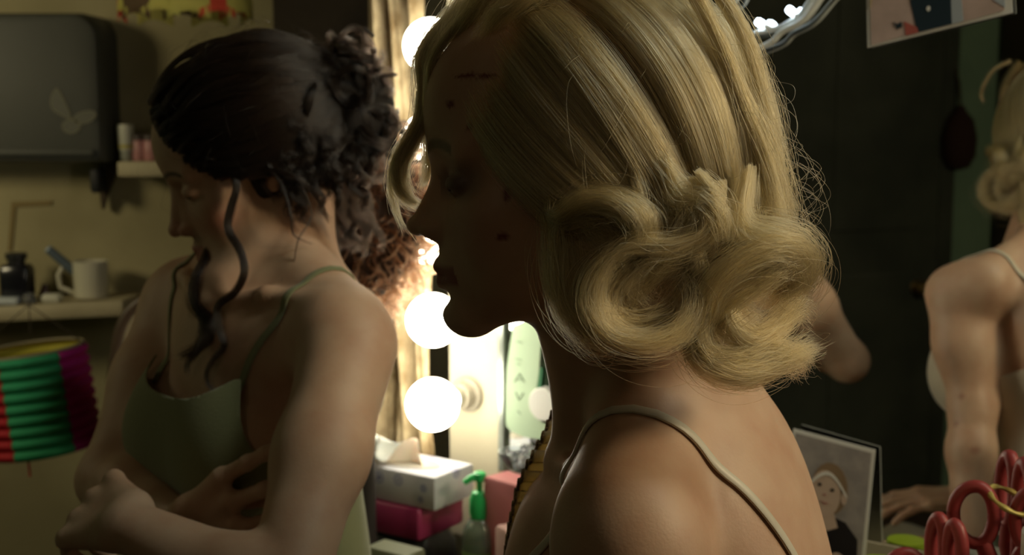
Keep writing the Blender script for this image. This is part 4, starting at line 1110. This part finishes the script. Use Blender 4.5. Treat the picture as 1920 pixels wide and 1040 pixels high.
# pump bottle
pb = ZP(900, 1150, CT); sc = .92
bo = empty('pump_bottle', pb, 'clear pump bottle of gel with bright green pump head', 'bottle')
GREEN = mat('bright_green_plastic', (.03, .52, .14), .35, sss=.1)
hz = lambda py: CAMZ+ray(0, py)[2]/ray(0, py)[1]*pb[1]
zc, zk, zt_ = hz(968), hz(922), hz(884)
b = MB(); zb = zc-CT
b.lathe(pb, [(.001, .002), (.020, .0), (.0235, .006), (.0235, zb*.80), (.021, zb*.90), (.014, zb*.98), (.0115, zb)], (0, 0, 1), 32); b.build('bottle_body', mat('clear_gel', (.62, .78, .60), .08, trans=.75, ior=1.4), bo)
b = MB(); b.lathe(pb, [(.0238, zb*.25), (.0240, zb*.26), (.0240, zb*.66), (.0238, zb*.67)], (0, 0, 1), 32, caps=False); b.build('bottle_label', mat('green_label', (.28, .45, .12), .5, alpha=.8), bo)
b = MB(); b.lathe(pb, [(.0115, zb-.003), (.0130, zb), (.0142, zb+.006), (.0138, zk-CT-.010), (.010, zk-CT), (.005, zk-CT+.002)], (0, 0, 1), 28); b.build('pump_collar', GREEN, bo)
b = MB(); b.lathe(pb, [(.0042, zk-CT), (.0045, zt_-CT-.013), (.0082, zt_-CT-.012), (.0088, zt_-CT-.002), (.006, zt_-CT)], (0, 0, 1), 20)
nz = pb+np.array([0, 0, zt_-CT-.006]); b.tube([nz, nz+np.array([-.012, -.003, -.002]), nz+np.array([-.021, -.005, -.008])], [.0058, .0050, .0038], 12); b.build('pump_head', GREEN, bo)
# pink boxes behind the bottle
def pbox(px, py, off, wd, dp, m, name, label, cat, yaw=0):
    """a carton on the worktop whose top front edge is seen at this pixel"""
    p = PL(px, py, off); h = p[2]-CT; b = MB(); c, s_ = math.cos(math.radians(yaw)), math.sin(math.radians(yaw)); a1 = ME*c-MN*s_; a2 = -(MN*c+ME*s_)
    b.box(np.array([p[0], p[1], CT+h/2])-a2*dp/2, (wd, dp, h), [a1, a2, np.array([0, 0, 1.0])], bev=.003); return tag(b.build(name, m), label, cat)
PINK = mat('dusty_pink_card', (.52, .17, .18), .5)
pbox(948, 905, .135, .085, .045, PINK, 'pink_box', 'dusty pink box standing behind the green pump bottle', 'box', 10)
pbox(938, 990, .165, .030, .04, mat('pale_pink_card', (.60, .38, .34), .5), 'pale_pink_box', 'small pale pink box between pump bottle and dusty pink box', 'box', 25)
pbox(722, 1034, .27, .07, .04, mat('moss_green_cover', (.16, .17, .10), .6), 'green_case', 'flat moss green case at the near edge below the pouch', 'case')
yb_ = PL(932, 1040, .33); yb_[2] = CT; b = MB(); b.lathe(yb_, [(.024, 0), (.026, .004), (.026, .070), (.022, .077), (.001, .078)], (0, 0, 1), 24); tag(b.build('yellow_pot', mat('yellow_plastic', (.55, .48, .04), .4)), 'yellow lidded pot in front of the pump bottle', 'pot')
# glass bead clutter and a cream pot at the foot of the mirror
gl = mat('crystal_glass', (.85, .88, .95), .03, trans=.9, ior=1.5)
cr = empty('crystal_dish', PL(985, 870, .05), 'faceted crystal dish at the mirror foot under the green card', 'dish')
cp = PL(978, 850, .038); b = MB(); b.lathe((cp[0], cp[1], CT), [(.018, 0), (.020, .004), (.006, .02), (.006, cp[2]-CT-.03), (.022, cp[2]-CT-.02), (.034, cp[2]-CT+.004), (.031, cp[2]-CT+.004), (.016, cp[2]-CT-.016)], (0, 0, 1), 10); b.build('dish_bowl', gl, cr, smooth=False)
b = MB()
for k in range(9):
    a = k*.7; b.lathe((cp[0]+.018*math.cos(a), cp[1]+.018*math.sin(a), cp[2]-.010+.004*(k % 3)), [(.0005, 0), (.006, .004), (.006, .007), (.0005, .011)], (.2*math.cos(a), .2*math.sin(a), 1), 6)
b.build('crystal_beads', gl, cr, smooth=False)
pw = PL(1003, 893, .052); b = MB(); b.lathe((pw[0], pw[1], CT), [(.020, 0), (.023, .004), (.023, pw[2]-CT-.025), (.021, pw[2]-CT-.023), (.023, pw[2]-CT-.017), (.020, pw[2]-CT), (.010, pw[2]-CT+.010), (.001, pw[2]-CT+.012)], (0, 0, 1), 28)
tag(b.build('powder_pot', mat('cream_ceramic', (.60, .55, .40), .35)), 'cream lidded powder pot between pink box and blonde woman', 'pot')

# right side of the worktop: scissors, hair tie, tins
RPL = mat('coral_plastic', (.30, .045, .045), .42, bump=.1, bscale=60)
STEEL = mat('blade_steel', (.55, .55, .55), .25, metal=1)
def scissors(base, axis_u, axis_s, loop, label, grp, s=1.0, open_=0.0):
    """blades down, finger loops up; loop: outline radii of the two bows"""
    u = unit(axis_u); sd = unit(np.array(axis_s)-np.dot(axis_s, u)*u); n = np.cross(u, sd)
    e = empty('scissors', base, label, 'scissors', grp)
    L = loop
    for k in (1, -1):
        h = MB(); ww, hh = L
        c = base+u*(.100+hh)*s+sd*k*(ww*.95+open_)*s
        P = [c+sd*(k*ww*math.cos(a)*(1 if math.cos(a) > 0 else .75))*s+u*(hh*math.sin(a)*(1 if math.sin(a) > 0 else 1.05))*s for a in np.linspace(0, 2*math.pi, 40)]
        h.tube(P, [.0052*s]*40, 10, caps=False)
        h.tube([base+u*.070*s+sd*k*.004*s, base+u*.085*s+sd*k*.009*s, c-u*hh*.98*s-sd*k*ww*.3*s], [.0055*s, .007*s, .0065*s], 10); h.build('handle', RPL, e)
        bl = MB(); bl.poly([base+sd*k*.001*s, base+u*.07*s+sd*k*.009*s, base+u*.09*s+sd*k*.004*s, base+u*.09*s-sd*k*.004*s, base+u*.05*s-sd*k*.003*s], n, .0022*s); bl.build('blade', STEEL, e, smooth=False)
    b_ = MB(); b_.lathe(base+u*.078*s-n*.004, [(.001, 0), (.005, .001), (.005, .007), (.001, .008)], n, 14); b_.build('rivet', STEEL, e)
    return e
# beaker that holds them
kp = W(1880, 1170, 1.13); hold = empty('beaker', (kp[0], kp[1], CT), 'dark beaker holding coral-handled scissors at the right edge', 'beaker')
b = MB(); hh_ = .205
b.lathe((kp[0], kp[1], CT), [(.034, 0), (.036, .004), (.038, hh_), (.036, hh_), (.033, .008), (.001, .006)], (0, 0, 1), 32); b.build('beaker_wall', mat('smoky_tumbler', (.05, .04, .04), .25), hold)
kk = np.array([kp[0], kp[1], 0])
zz = lambda py, d=1.13: W(1880, py, d)[2]
scissors(np.array([kp[0], kp[1], zz(956)-.143]), (-.02, .0, 1), (.9, -.44, 0), (.017, .022), 'open coral-handled scissors, wide loop leaning left in the beaker', 'coral-handled scissors', 1.15, .004)
scissors(np.array([kp[0]+.016, kp[1]+.020, zz(935)-.150]), (.0, .03, 1), (.10, -1, 0), (.012, .026), 'coral-handled scissors standing edge-on with a gold hair tie', 'coral-handled scissors', 1.2)
kp2 = W(1774, 1190, 1.12); b = MB(); b.lathe((kp2[0], kp2[1], CT), [(.030, 0), (.032, .004), (.034, .165), (.031, .165), (.028, .008), (.001, .006)], (0, 0, 1), 28)
tag(b.build('small_beaker', mat('smoky_tumbler_dark', (.04, .035, .035), .3)), 'small dark beaker left of the larger one, one pair of scissors inside', 'beaker')
scissors(np.array([kp2[0], kp2[1], W(1770, 1005, 1.13)[2]-.150]), (-.02, .0, 1), (.36, -.93, 0), (.009, .024), 'coral-handled scissors seen edge-on, standing in the small beaker', 'coral-handled scissors', 1.15)
# gold hair tie on the edge-on pair
hc = W(1893, 938, 1.12); b = MB(); b.tube([hc+.020*(math.cos(a)*np.array([.9, 0, -.35])+math.sin(a)*np.array([.1, .75, .3])) for a in np.linspace(0, 2*math.pi, 40)], [.0022+.0006*math.sin(k) for k in range(40)], 8, caps=False)
tag(b.build('hair_tie', mat('gold_elastic', (.50, .42, .12), .45, metal=.3)), 'gold elastic hair tie looped round the upright scissors handle', 'hair tie')
c_ = W(1700, 1120, 1.16); 
e_ = empty('hair_clip', c_, 'coral hair clip at the bottom edge left of the scissors', 'hair clip'); b = MB()
b.tube(catmull([W(1655, 1075, 1.16), W(1675, 1045, 1.16), W(1702, 1036, 1.16), W(1724, 1050, 1.16), W(1735, 1085, 1.16)], 24), .0055, 10); b.build('clip_arch', RPL, e_)
b = MB(); b.tube([W(1655, 1075, 1.16), W(1660, 1150, 1.16), [*W(1660, 1150, 1.16)[:2], CT+.01]], .006, 10); b.build('clip_prong', RPL, e_)
b = MB(); b.tube([W(1735, 1085, 1.16), W(1738, 1150, 1.16), [*W(1738, 1150, 1.16)[:2], CT+.01]], .006, 10); b.build('clip_prong', RPL, e_)
# white jar at lower right, lime pot at the glass foot
j = W(2010, 1075, 1.05); b = MB(); b.lathe((j[0], j[1], CT), [(.040, 0), (.043, .004), (.043, j[2]-CT-.02), (.038, j[2]-CT+.005), (.040, j[2]-CT+.012), (.040, j[2]-CT+.032), (.030, j[2]-CT+.042), (.001, j[2]-CT+.043)], (0, 0, 1), 32)
tag(b.build('white_jar', mat('white_plastic', (.55, .55, .50), .4)), 'white lidded jar in the lower right corner', 'jar')
for (px, py, m_, nm, lb) in ((1652, 1048, mat('lime_plastic', (.30, .42, .03), .4), 'lime_pot', 'low lime green pot at the foot of the mirror'),
                             (1850, 1030, mat('grey_tin', (.30, .33, .30), .35, metal=.4), 'grey_tin', 'low grey round tin at the foot of the mirror')):
    c_ = PL(px, py, .045); c_ = ZP(px, py, .80) if False else c_; hgt = max(.03, c_[2]-CT)
    b = MB(); b.lathe((c_[0], c_[1], CT), [(.020, 0), (.022, .003), (.022, hgt-.012), (.023, hgt-.011), (.023, hgt-.002), (.001, hgt)], (0, 0, 1), 28); tag(b.build(nm, m_), lb, 'pot' if 'lime' in nm else 'tin')

# ================================================================ background at the left
def BW(px, py, off=0): return YP(px, py, BACKY-off)
# dark dispenser with a butterfly sticker
dx0, dx1 = BW(-190, 100, .12)[0], BW(187, 100, .12)[0]; dz0, dz1 = BW(100, 306, .12)[2], BW(100, 22, .12)[2]
dsp = empty('towel_dispenser', ((dx0+dx1)/2, BACKY, dz0), 'dark grey wall dispenser with rounded corners and a butterfly sticker', 'dispenser')
GREYP = mat('charcoal_plastic', (.070, .072, .062), .55, bump=.1, bscale=50)
w_, h_ = dx1-dx0, dz1-dz0; rows = []
out = []
for (cx, cz, a0) in ((1, 1, 0), (-1, 1, 90), (-1, -1, 180), (1, -1, 270)):
    R_ = .050 if cz > 0 else .012
    for k in range(9):
        a = math.radians(a0+k*11.25); out.append(((dx0+dx1)/2+cx*(w_/2-R_)+R_*math.cos(a), (dz0+dz1)/2+cz*(h_/2-R_)+R_*math.sin(a)))
out = np.array(out); n_ = len(out); cc = out.mean(0); b = MB(); V = []; prof = [(0.0, 1.0), (.085, 1.0), (.105, .985), (.118, .955), (.122, .90)]
for yo, sc_ in prof:
    for p in out: V.append((cc[0]+(p[0]-cc[0])*sc_, BACKY-yo-.0, cc[1]+(p[1]-cc[1])*sc_))
F = [(i*n_+j, i*n_+(j+1) % n_, (i+1)*n_+(j+1) % n_, (i+1)*n_+j) for i in range(len(prof)-1) for j in range(n_)]+[tuple(range(n_))[::-1], tuple((len(prof)-1)*n_+j for j in range(n_))]
b.add(V, F); b.build('cover', GREYP, dsp)
b = MB(); b.box(((dx0+dx1)/2, BACKY-.128, dz0+.022), (w_*.92, .012, .014), bev=.004); b.build('lower_lip', GREYP, dsp)
b = MB(); hx = BW(172, 340, .1); b.box((hx[0], BACKY-.06, hx[2]), (.020, .05, .050), bev=.006); b.build('latch', mat('black_rubber', (.02, .02, .022), .6), dsp)
STK = mat('sticker_film', (.13, .13, .105), .35); SEDGE = mat('sticker_outline', (.26, .25, .17), .5)
bx = lambda x, y, o=.1235: YP(x, y, BACKY-o)
wings = [[(128,222),(100,205),(96,185),(106,166),(116,180),(128,205),(132,222)], [(130,224),(118,232),(120,244),(136,250),(150,240),(146,226)], [(136,222),(150,212),(170,208),(180,214),(172,226),(150,232),(138,228)]]
bf_ = empty('butterfly_sticker', bx(135, 250), 'faint butterfly sticker on the dark dispenser', 'sticker')
for wg in wings:
    P = catmull([bx(x, y) for x, y in wg+wg[:1]], 36); m_ = MB(); m_.poly(P[:-1], (0, -1, 0), .0008); m_.build('wing', STK, bf_, smooth=False)
    m_ = MB(); m_.tube(P, .0011, 6); m_.build('wing_outline', SEDGE, bf_)
# pliers / tool hanging beside the dispenser
tx = BW(200, 330, .05); e_ = empty('hanging_cloth', (tx[0], BACKY-.03, BW(200, 380)[2]), 'dark brown pointed cloth hanging beside the dispenser', 'cloth')
P = [BW(190, 232, .02), BW(212, 228, .02), BW(222, 262, .03), BW(219, 318, .035), BW(203, 362, .03), BW(194, 392, .02), BW(188, 352, .02), BW(189, 300, .02)]
b = MB(); b.poly(catmull(P+P[:1], 40)[:-1], (0, -1, 0), .014); b.build('cloth_fold', mat('umber_cloth', (.055, .038, .022), .9, bump=.5, bscale=50), e_)
# upper shelf
SHELFM = mat('painted_shelf', (.50, .44, .29), .6, noise=(.42, .36, .23), nscale=9)
def shelf(x0, x1, z, dep, th, label, tilt=0):
    b = MB(); b.box(((x0+x1)/2, BACKY-dep/2, z-th/2), (x1-x0, dep, th), bev=.003); o = b.build('wall_shelf', SHELFM); tag(o, label, 'shelf'); return o
uz = YP(260, 303, BACKY-.12)[2]
shelf(YP(222, 300, BACKY-.12)[0], YP(430, 300, BACKY-.12)[0], uz, .13, .030, 'small cream shelf beside the dispenser holding a tube and pink jars')
def bot(px, ztop_py, r, prof, m, name, label, cat, off=.07, zb=None, dz=None):
    c = YP(px, 300, BACKY-off); z = zb; b = MB(); H_ = YP(px, ztop_py, BACKY-off)[2]-zb if dz is None else dz
    b.lathe((c[0], c[1], z), [(r*a, H_*q_) for a, q_ in prof], (0, 0, 1), 26); o = b.build(name, m); tag(o, label, cat); return o, c, H_
e_ = empty('cream_tube', (YP(237, 300, BACKY-.07)[0], BACKY-.07, uz), 'white tube with grey and yellow print on the upper shelf', 'tube')
c = YP(237, 300, BACKY-.07); H_ = YP(237, 233, BACKY-.07)[2]-uz
b = MB(); b.lathe((c[0], c[1], uz), [(.012, 0), (.013, .002), (.013, H_*.28)], (0, 0, 1), 24); b.build('tube_cap', mat('grey_cap', (.35, .36, .30), .4), e_)
b = MB(); b.lathe((c[0], c[1], uz), [(.014, H_*.28), (.0155, H_*.32), (.017, H_*.95), (.016, H_), (.001, H_)], (0, 0, 1), 24); b.build('tube_body', mat('white_tube', (.58, .58, .48), .4), e_)
b = MB(); b.lathe((c[0], c[1], uz), [(.0158, H_*.36), (.0165, H_*.44)], (0, 0, 1), 24, caps=False); b.build('yellow_band', mat('yellow_print', (.50, .42, .06), .4), e_)
PK = mat('rose_jar', (.46, .22, .22), .4)
for px, r_, nm in ((262, .016, 'pink_jar'), (285, .018, 'pink_jar')):
    c = YP(px, 300, BACKY-.06); H_ = YP(px, 256, BACKY-.06)[2]-uz
    e_ = empty(nm, (c[0], c[1], uz), 'dusty pink jar next to the white tube' if px == 262 else 'dusty pink jar nearest the forehead of the dark-haired woman', 'jar', 'pink jars on the upper shelf')
    b = MB(); b.lathe((c[0], c[1], uz), [(r_*.9, 0), (r_, .003), (r_, H_*.8), (r_*.9, H_*.85)], (0, 0, 1), 24); b.build('jar_body', PK, e_)
    b = MB(); b.lathe((c[0], c[1], uz), [(r_*.95, H_*.85), (r_, H_*.87), (r_, H_*1.05), (r_*.9, H_*1.1)], (0, 0, 1), 24); b.build('jar_lid', mat('dark_lid', (.05, .035, .03), .5), e_)
# faint outline of a removed sign on the wall
b = MB(); rr = [BW(22, 378, .002), BW(98, 376, .002), BW(96, 384, .002), BW(30, 388, .002), BW(22, 470, .002), BW(15, 470, .002)]
b.poly(rr, (0, -1, 0), .003); tag(b.build('wall_strip', mat('ochre_strip', (.23, .17, .07), .8), smooth=False), 'ochre adhesive strip on the plaster under the dispenser', 'strip')
# lower shelf, slightly sloping to the viewer
sl_a, sl_b = ZP(225, 573, 0), None
lz = YP(100, 576, BACKY-.16)[2]
x0_, x1_ = YP(-260, 580, BACKY-.16)[0], YP(233, 575, BACKY-.16)[0]
b = MB(); b.box(((x0_+x1_)/2, BACKY-.08, lz-.015), (x1_-x0_, .17, .030), [np.array([math.cos(.05), 0, math.sin(.05)]), np.array([0, 1, 0]), np.array([-math.sin(.05), 0, math.cos(.05)])], bev=.004)
tag(b.build('wall_shelf', SHELFM), 'long cream shelf carrying the mug and the black jar', 'shelf')
szf = lambda x: lz+(x-(x0_+x1_)/2)*math.tan(.05)
def on(px, off=.09): 
    c = YP(px, 560, BACKY-off); return np.array([c[0], c[1], szf(c[0])+.001])
WCER = mat('white_ceramic', (.60, .57, .45), .35)
c = on(172); mug = empty('mug', c, 'white mug with handle on the lower shelf, tool handles in it', 'mug'); mh = .078
b = MB(); b.lathe(c, [(.030, 0), (.034, .003), (.036, mh), (.033, mh), (.031, .008), (.001, .006)], (0, 0, 1), 30); b.build('mug_body', WCER, mug)
b = MB(); b.tube([c+np.array([-.034, 0, mh*.85]), c+np.array([-.055, -.004, mh*.88]), c+np.array([-.066, -.006, mh*.62]), c+np.array([-.063, -.006, mh*.30]), c+np.array([-.034, 0, mh*.12])], .0052, 10); b.build('mug_handle', WCER, mug)
e_ = empty('knife', c+np.array([0, 0, .02]), 'slanting tool handle sticking out of the mug', 'tool')
b = MB(); p0 = c+np.array([-.005, 0, .03]); p1 = YP(92, 468, BACKY-.10); b.tube([p0, (p0*.45+p1*.55), p1], [.008, .010, .009], 10); b.build('tool_grip', mat('slate_plastic', (.10, .13, .16), .35), e_)
b = MB(); b.tube([p1, p1+(p1-p0)*.05], [.0095, .007], 10); b.build('grip_end', mat('pale_blue_plastic', (.28, .34, .40), .35), e_)
c = on(34); jar = empty('black_jar', c, 'black jar with narrower neck on the lower shelf', 'jar')
b = MB(); b.box(c+np.array([0, 0, .040]), (.062, .050, .078), bev=.010); b.build('jar_body', mat('black_gloss', (.012, .012, .016), .15), jar)
b = MB(); b.lathe(c+np.array([0, 0, .078]), [(.018, 0), (.018, .010), (.022, .012), (.022, .024), (.001, .026)], (0, 0, 1), 22); b.build('jar_lid', mat('black_lid', (.02, .02, .02), .4), jar)
c = on(55, .13); b = MB(); b.lathe(c, [(.012, 0), (.015, .004), (.012, .018), (.005, .022), (.001, .023)], (0, 0, 1), 14); tag(b.build('glass_stopper', gl), 'small glass stopper in front of the black jar', 'stopper')
c = on(98, .12); b = MB(); b.box(c+np.array([0, 0, .008]), (.038, .03, .016), bev=.005); tag(b.build('white_soap', mat('white_soap', (.58, .57, .48), .5)), 'small white soap left of the mug', 'soap')
c = on(10, .13); b = MB(); b.box(c+np.array([0, 0, .008]), (.060, .03, .014), bev=.004); tag(b.build('white_packet', mat('blue_white_card', (.48, .52, .55), .5)), 'flat pale blue packet at the left end of the lower shelf', 'packet')
c = on(85, .06); b = MB(); b.lathe(c, [(.012, 0), (.014, .01), (.007, .024), (.006, .03), (.001, .031)], (0, 0, 1), 18); tag(b.build('brown_vial', mat('brown_glass', (.07, .03, .02), .2)), 'small brown vial between the black jar and the mug', 'bottle')

# paper lantern, pleated, red / green / magenta
def lantern():
    ly = 2.38; cx = YP(62, 740, ly)[0]; rx = abs(YP(172, 740, ly)[0]-cx); zt_, zb_ = YP(60, 655, ly)[2], YP(60, 840, ly)[2]
    e = empty('paper_lantern', (cx, ly, zb_), 'pleated paper lantern in red, green and magenta hanging below the shelf', 'lantern')
    tilt = .12; cols = [(mat('lantern_red', (.42, .008, .015), .7, sss=.1), math.radians(146), math.radians(264), 'red_pleats'),
            (mat('lantern_green', (.02, .30, .12), .7, sss=.1), math.radians(264), math.radians(322), 'green_pleats'),
            (mat('lantern_magenta', (.42, .01, .20), .7, sss=.1), math.radians(322), math.radians(386), 'magenta_pleats'),
            (mat('lantern_yellow', (.42, .36, .03), .7, sss=.1), math.radians(26), math.radians(146), 'yellow_pleats')]
    for m, a0, a1, nm in cols:
        rows = []; K = 9*8
        for j in range(K+1):
            v = j/K; ph_ = (v*9) % 1; r = rx*(1-.085*(1-math.sin(math.pi*ph_)**.8)); row = []
            for i in range(25):
                a = a0+(a1-a0)*i/24; row.append((cx+r*math.cos(a)+tilt*.2*v-.01, ly+r*math.sin(a), zt_+(zb_-zt_)*v+.10*r*math.cos(a)+.0))
            rows.append(row)
        b = MB(); b.grid(rows); o = b.build(nm, m, e); md = o.modifiers.new('t', 'SOLIDIFY'); md.thickness = .0008
    b = MB(); 
    for zz_, s_ in ((zt_, -.01),): b.tube([(cx+s_+rx*.93*math.cos(a), ly+rx*.93*math.sin(a), zz_+.10*rx*math.cos(a)) for a in np.linspace(0, 2*math.pi, 40)], .003, 6, caps=False)
    b.build('rim', mat('lantern_rim', (.30, .26, .16), .7), e)
    b = MB(); b.tube([(cx-rx*.93, ly, zt_), (cx, ly, zt_+.085), (cx+rx*.93, ly, zt_+.01)], .0012, 6); b.tube([(cx, ly, zt_+.085), (cx, ly, lz-.02)], .0012, 6); b.build('wire_hanger', DARKWOOD, e)
    b = MB(); b.tube([(cx+.02, ly-.09, zb_), (cx+.022, ly-.09, zb_-.03)], .002, 6); b.build('red_thread', cols[0][0], e)
lantern()
# paper ornament at the top
def ornament():
    y = 2.3; c = YP(345, -75, y); e = empty('paper_ornament', c-np.array([0, 0, .10]), 'yellow and red crepe paper ornament hanging at the top', 'decoration')
    Y_, R_, D_ = mat('crepe_yellow', (.50, .44, .10), .8, sss=.1), mat('crepe_red', (.50, .05, .02), .8), mat('crepe_brown', (.10, .06, .025), .8)
    for k in range(14):
        a0 = k/14*2*math.pi; rows = []
        for i in range(9):
            row = []
            for j in range(10):
                u, v = i/8, j/9; r = .10*math.sin(.3+v*1.35)*1.15; a = a0+(u-.5)*.62
                row.append((c[0]+r*1.02*math.cos(a), y+r*.7*math.sin(a), c[2]+.06-v*.165+.012*math.sin(u*math.pi)*v+.006*math.sin(k*3+v*8)))
            rows.append(row)
        b = MB(); b.grid(rows); o = b.build('petal', (Y_, Y_, R_, Y_, D_)[k % 5], e); md = o.modifiers.new('t', 'SOLIDIFY'); md.thickness = .001
    b = MB(); b.tube([(c[0], y, c[2]+.06), (c[0], y, 2.6)], .0015, 6); b.build('string', DARKWOOD, e)
ornament()
# bentwood chair back behind the woman's shoulder
def chair():
    y = 2.15; e = empty('chair', (YP(300, 800, y)[0], y-.1, 0), 'wooden chair with pale curved back behind the dark-haired woman', 'chair')
    CW = mat('pale_cane_wood', (.40, .32, .19), .5); DW = mat('dark_bentwood', (.08, .05, .03), .4)
    P = [YP(x, yy_, y) for x, yy_ in ((190, 1010), (205, 800), (218, 660), (240, 590), (290, 555), (380, 545), (470, 556), (520, 600), (540, 700), (550, 850), (560, 1010))]
    zf = YP(200, 1010, y)[2]
    b = MB(); b.tube(catmull(P, 70), .011, 12); b.build('back_frame', DW, e)
    C2 = catmull(P[1:-1], 50); cc_ = C2.mean(0)+np.array([0, 0, -.02]); b = MB(); V = [cc_+(p-cc_)*.955 for p in C2]; b.poly(V, (0, 1, 0), .012); b.build('back_panel', CW, e)
    sx0, sx1 = P[0][0], P[-1][0]; sz = .46
    b = MB(); b.box(((sx0+sx1)/2, y-.20, sz), (sx1-sx0+.04, .40, .035), bev=.016); b.build('seat', CW, e)
    for x, yy_, zt_ in ((sx0+.01, y, zf+.01), (sx1-.01, y, zf+.01), (sx0+.03, y-.36, sz), (sx1-.03, y-.36, sz)):
        b = MB(); b.tube([(x, yy_, 0), (x, yy_, zt_)], .014, 10); b.build('leg', DW, e)
chair()

# curly auburn wig on a stand between the woman and the curtain
def wig():
    o = W(678, 385, 1.70); e = empty('wig', (o[0], o[1], CT), 'auburn curly wig on a dark stand beside the lace curtain', 'wig')
    hm = hair_mat('auburn_hair', (.05, .018, .009), (.15, .062, .028), .35, .5); h = Hair(); R = np.array([.098, .095, .135])
    u_ = np.linspace(0, math.pi, 18); v_ = np.linspace(0, 2*math.pi, 28)
    b = MB(); b.grid([[o+np.array([R[0]*.86*math.sin(a)*math.cos(c), R[1]*.86*math.sin(a)*math.sin(c), R[2]*.86*math.cos(a)-.01]) for c in v_] for a in u_]); b.build('wig_cap', mat('wig_cap', (.035, .018, .012), .9), e)
    for k in range(520):
        d = rng.normal(0, 1, 3); d /= ln(d)
        p = o+d*R*rng.uniform(.82, 1.0); a = unit(np.cross(d, rng.normal(0, 1, 3))); q_ = np.cross(d, a); r = rng.uniform(.006, .014); tt = np.linspace(0, rng.uniform(5, 14), 26)
        dn = unit(np.array([0, 0, -1.0])+d*.3)
        g = p+r*(np.cos(tt)[:, None]*a+np.sin(tt)[:, None]*d)+dn*(tt*rng.uniform(.002, .006))[:, None]
        h.lock(g, .0035, .003, 22, 34, ctr=o, frizz=.0010, r0=.00015)
    h.build('wig_curls', hm, e)
    b = MB(); b.lathe((o[0], o[1], CT), [(.046, 0), (.048, .006), (.04, .014), (.018, .03), (.014, .12), (.014, o[2]-CT-.10), (.05, o[2]-CT-.07)], (0, 0, 1), 24); b.build('stand', mat('dark_stand', (.03, .024, .022), .5), e)
wig()

# ================================================================ stools that carry the two women
def stool(x, y, z, label):
    e = empty('stool', (x, y, 0), label, 'stool')
    b = MB(); b.lathe((x, y, z-.05), [(.15, 0), (.165, .008), (.168, .035), (.155, .05), (.001, .052)], (0, 0, 1), 32); b.build('seat', mat('stool_vinyl', (.06, .03, .025), .45), e)
    for k in range(4):
        a = math.pi/4+k*math.pi/2; b = MB(); b.tube([(x+.10*math.cos(a), y+.10*math.sin(a), z-.05), (x+.17*math.cos(a), y+.17*math.sin(a), 0)], .012, 8); b.build('leg', DARKWOOD, e)
for T_, nm in ((BT, 'round stool under the blonde woman'), (GT, 'round stool under the dark-haired woman')):
    p_ = T_.w(-.02, 0, -.42); stool(p_[0], p_[1], p_[2]-.105, nm)
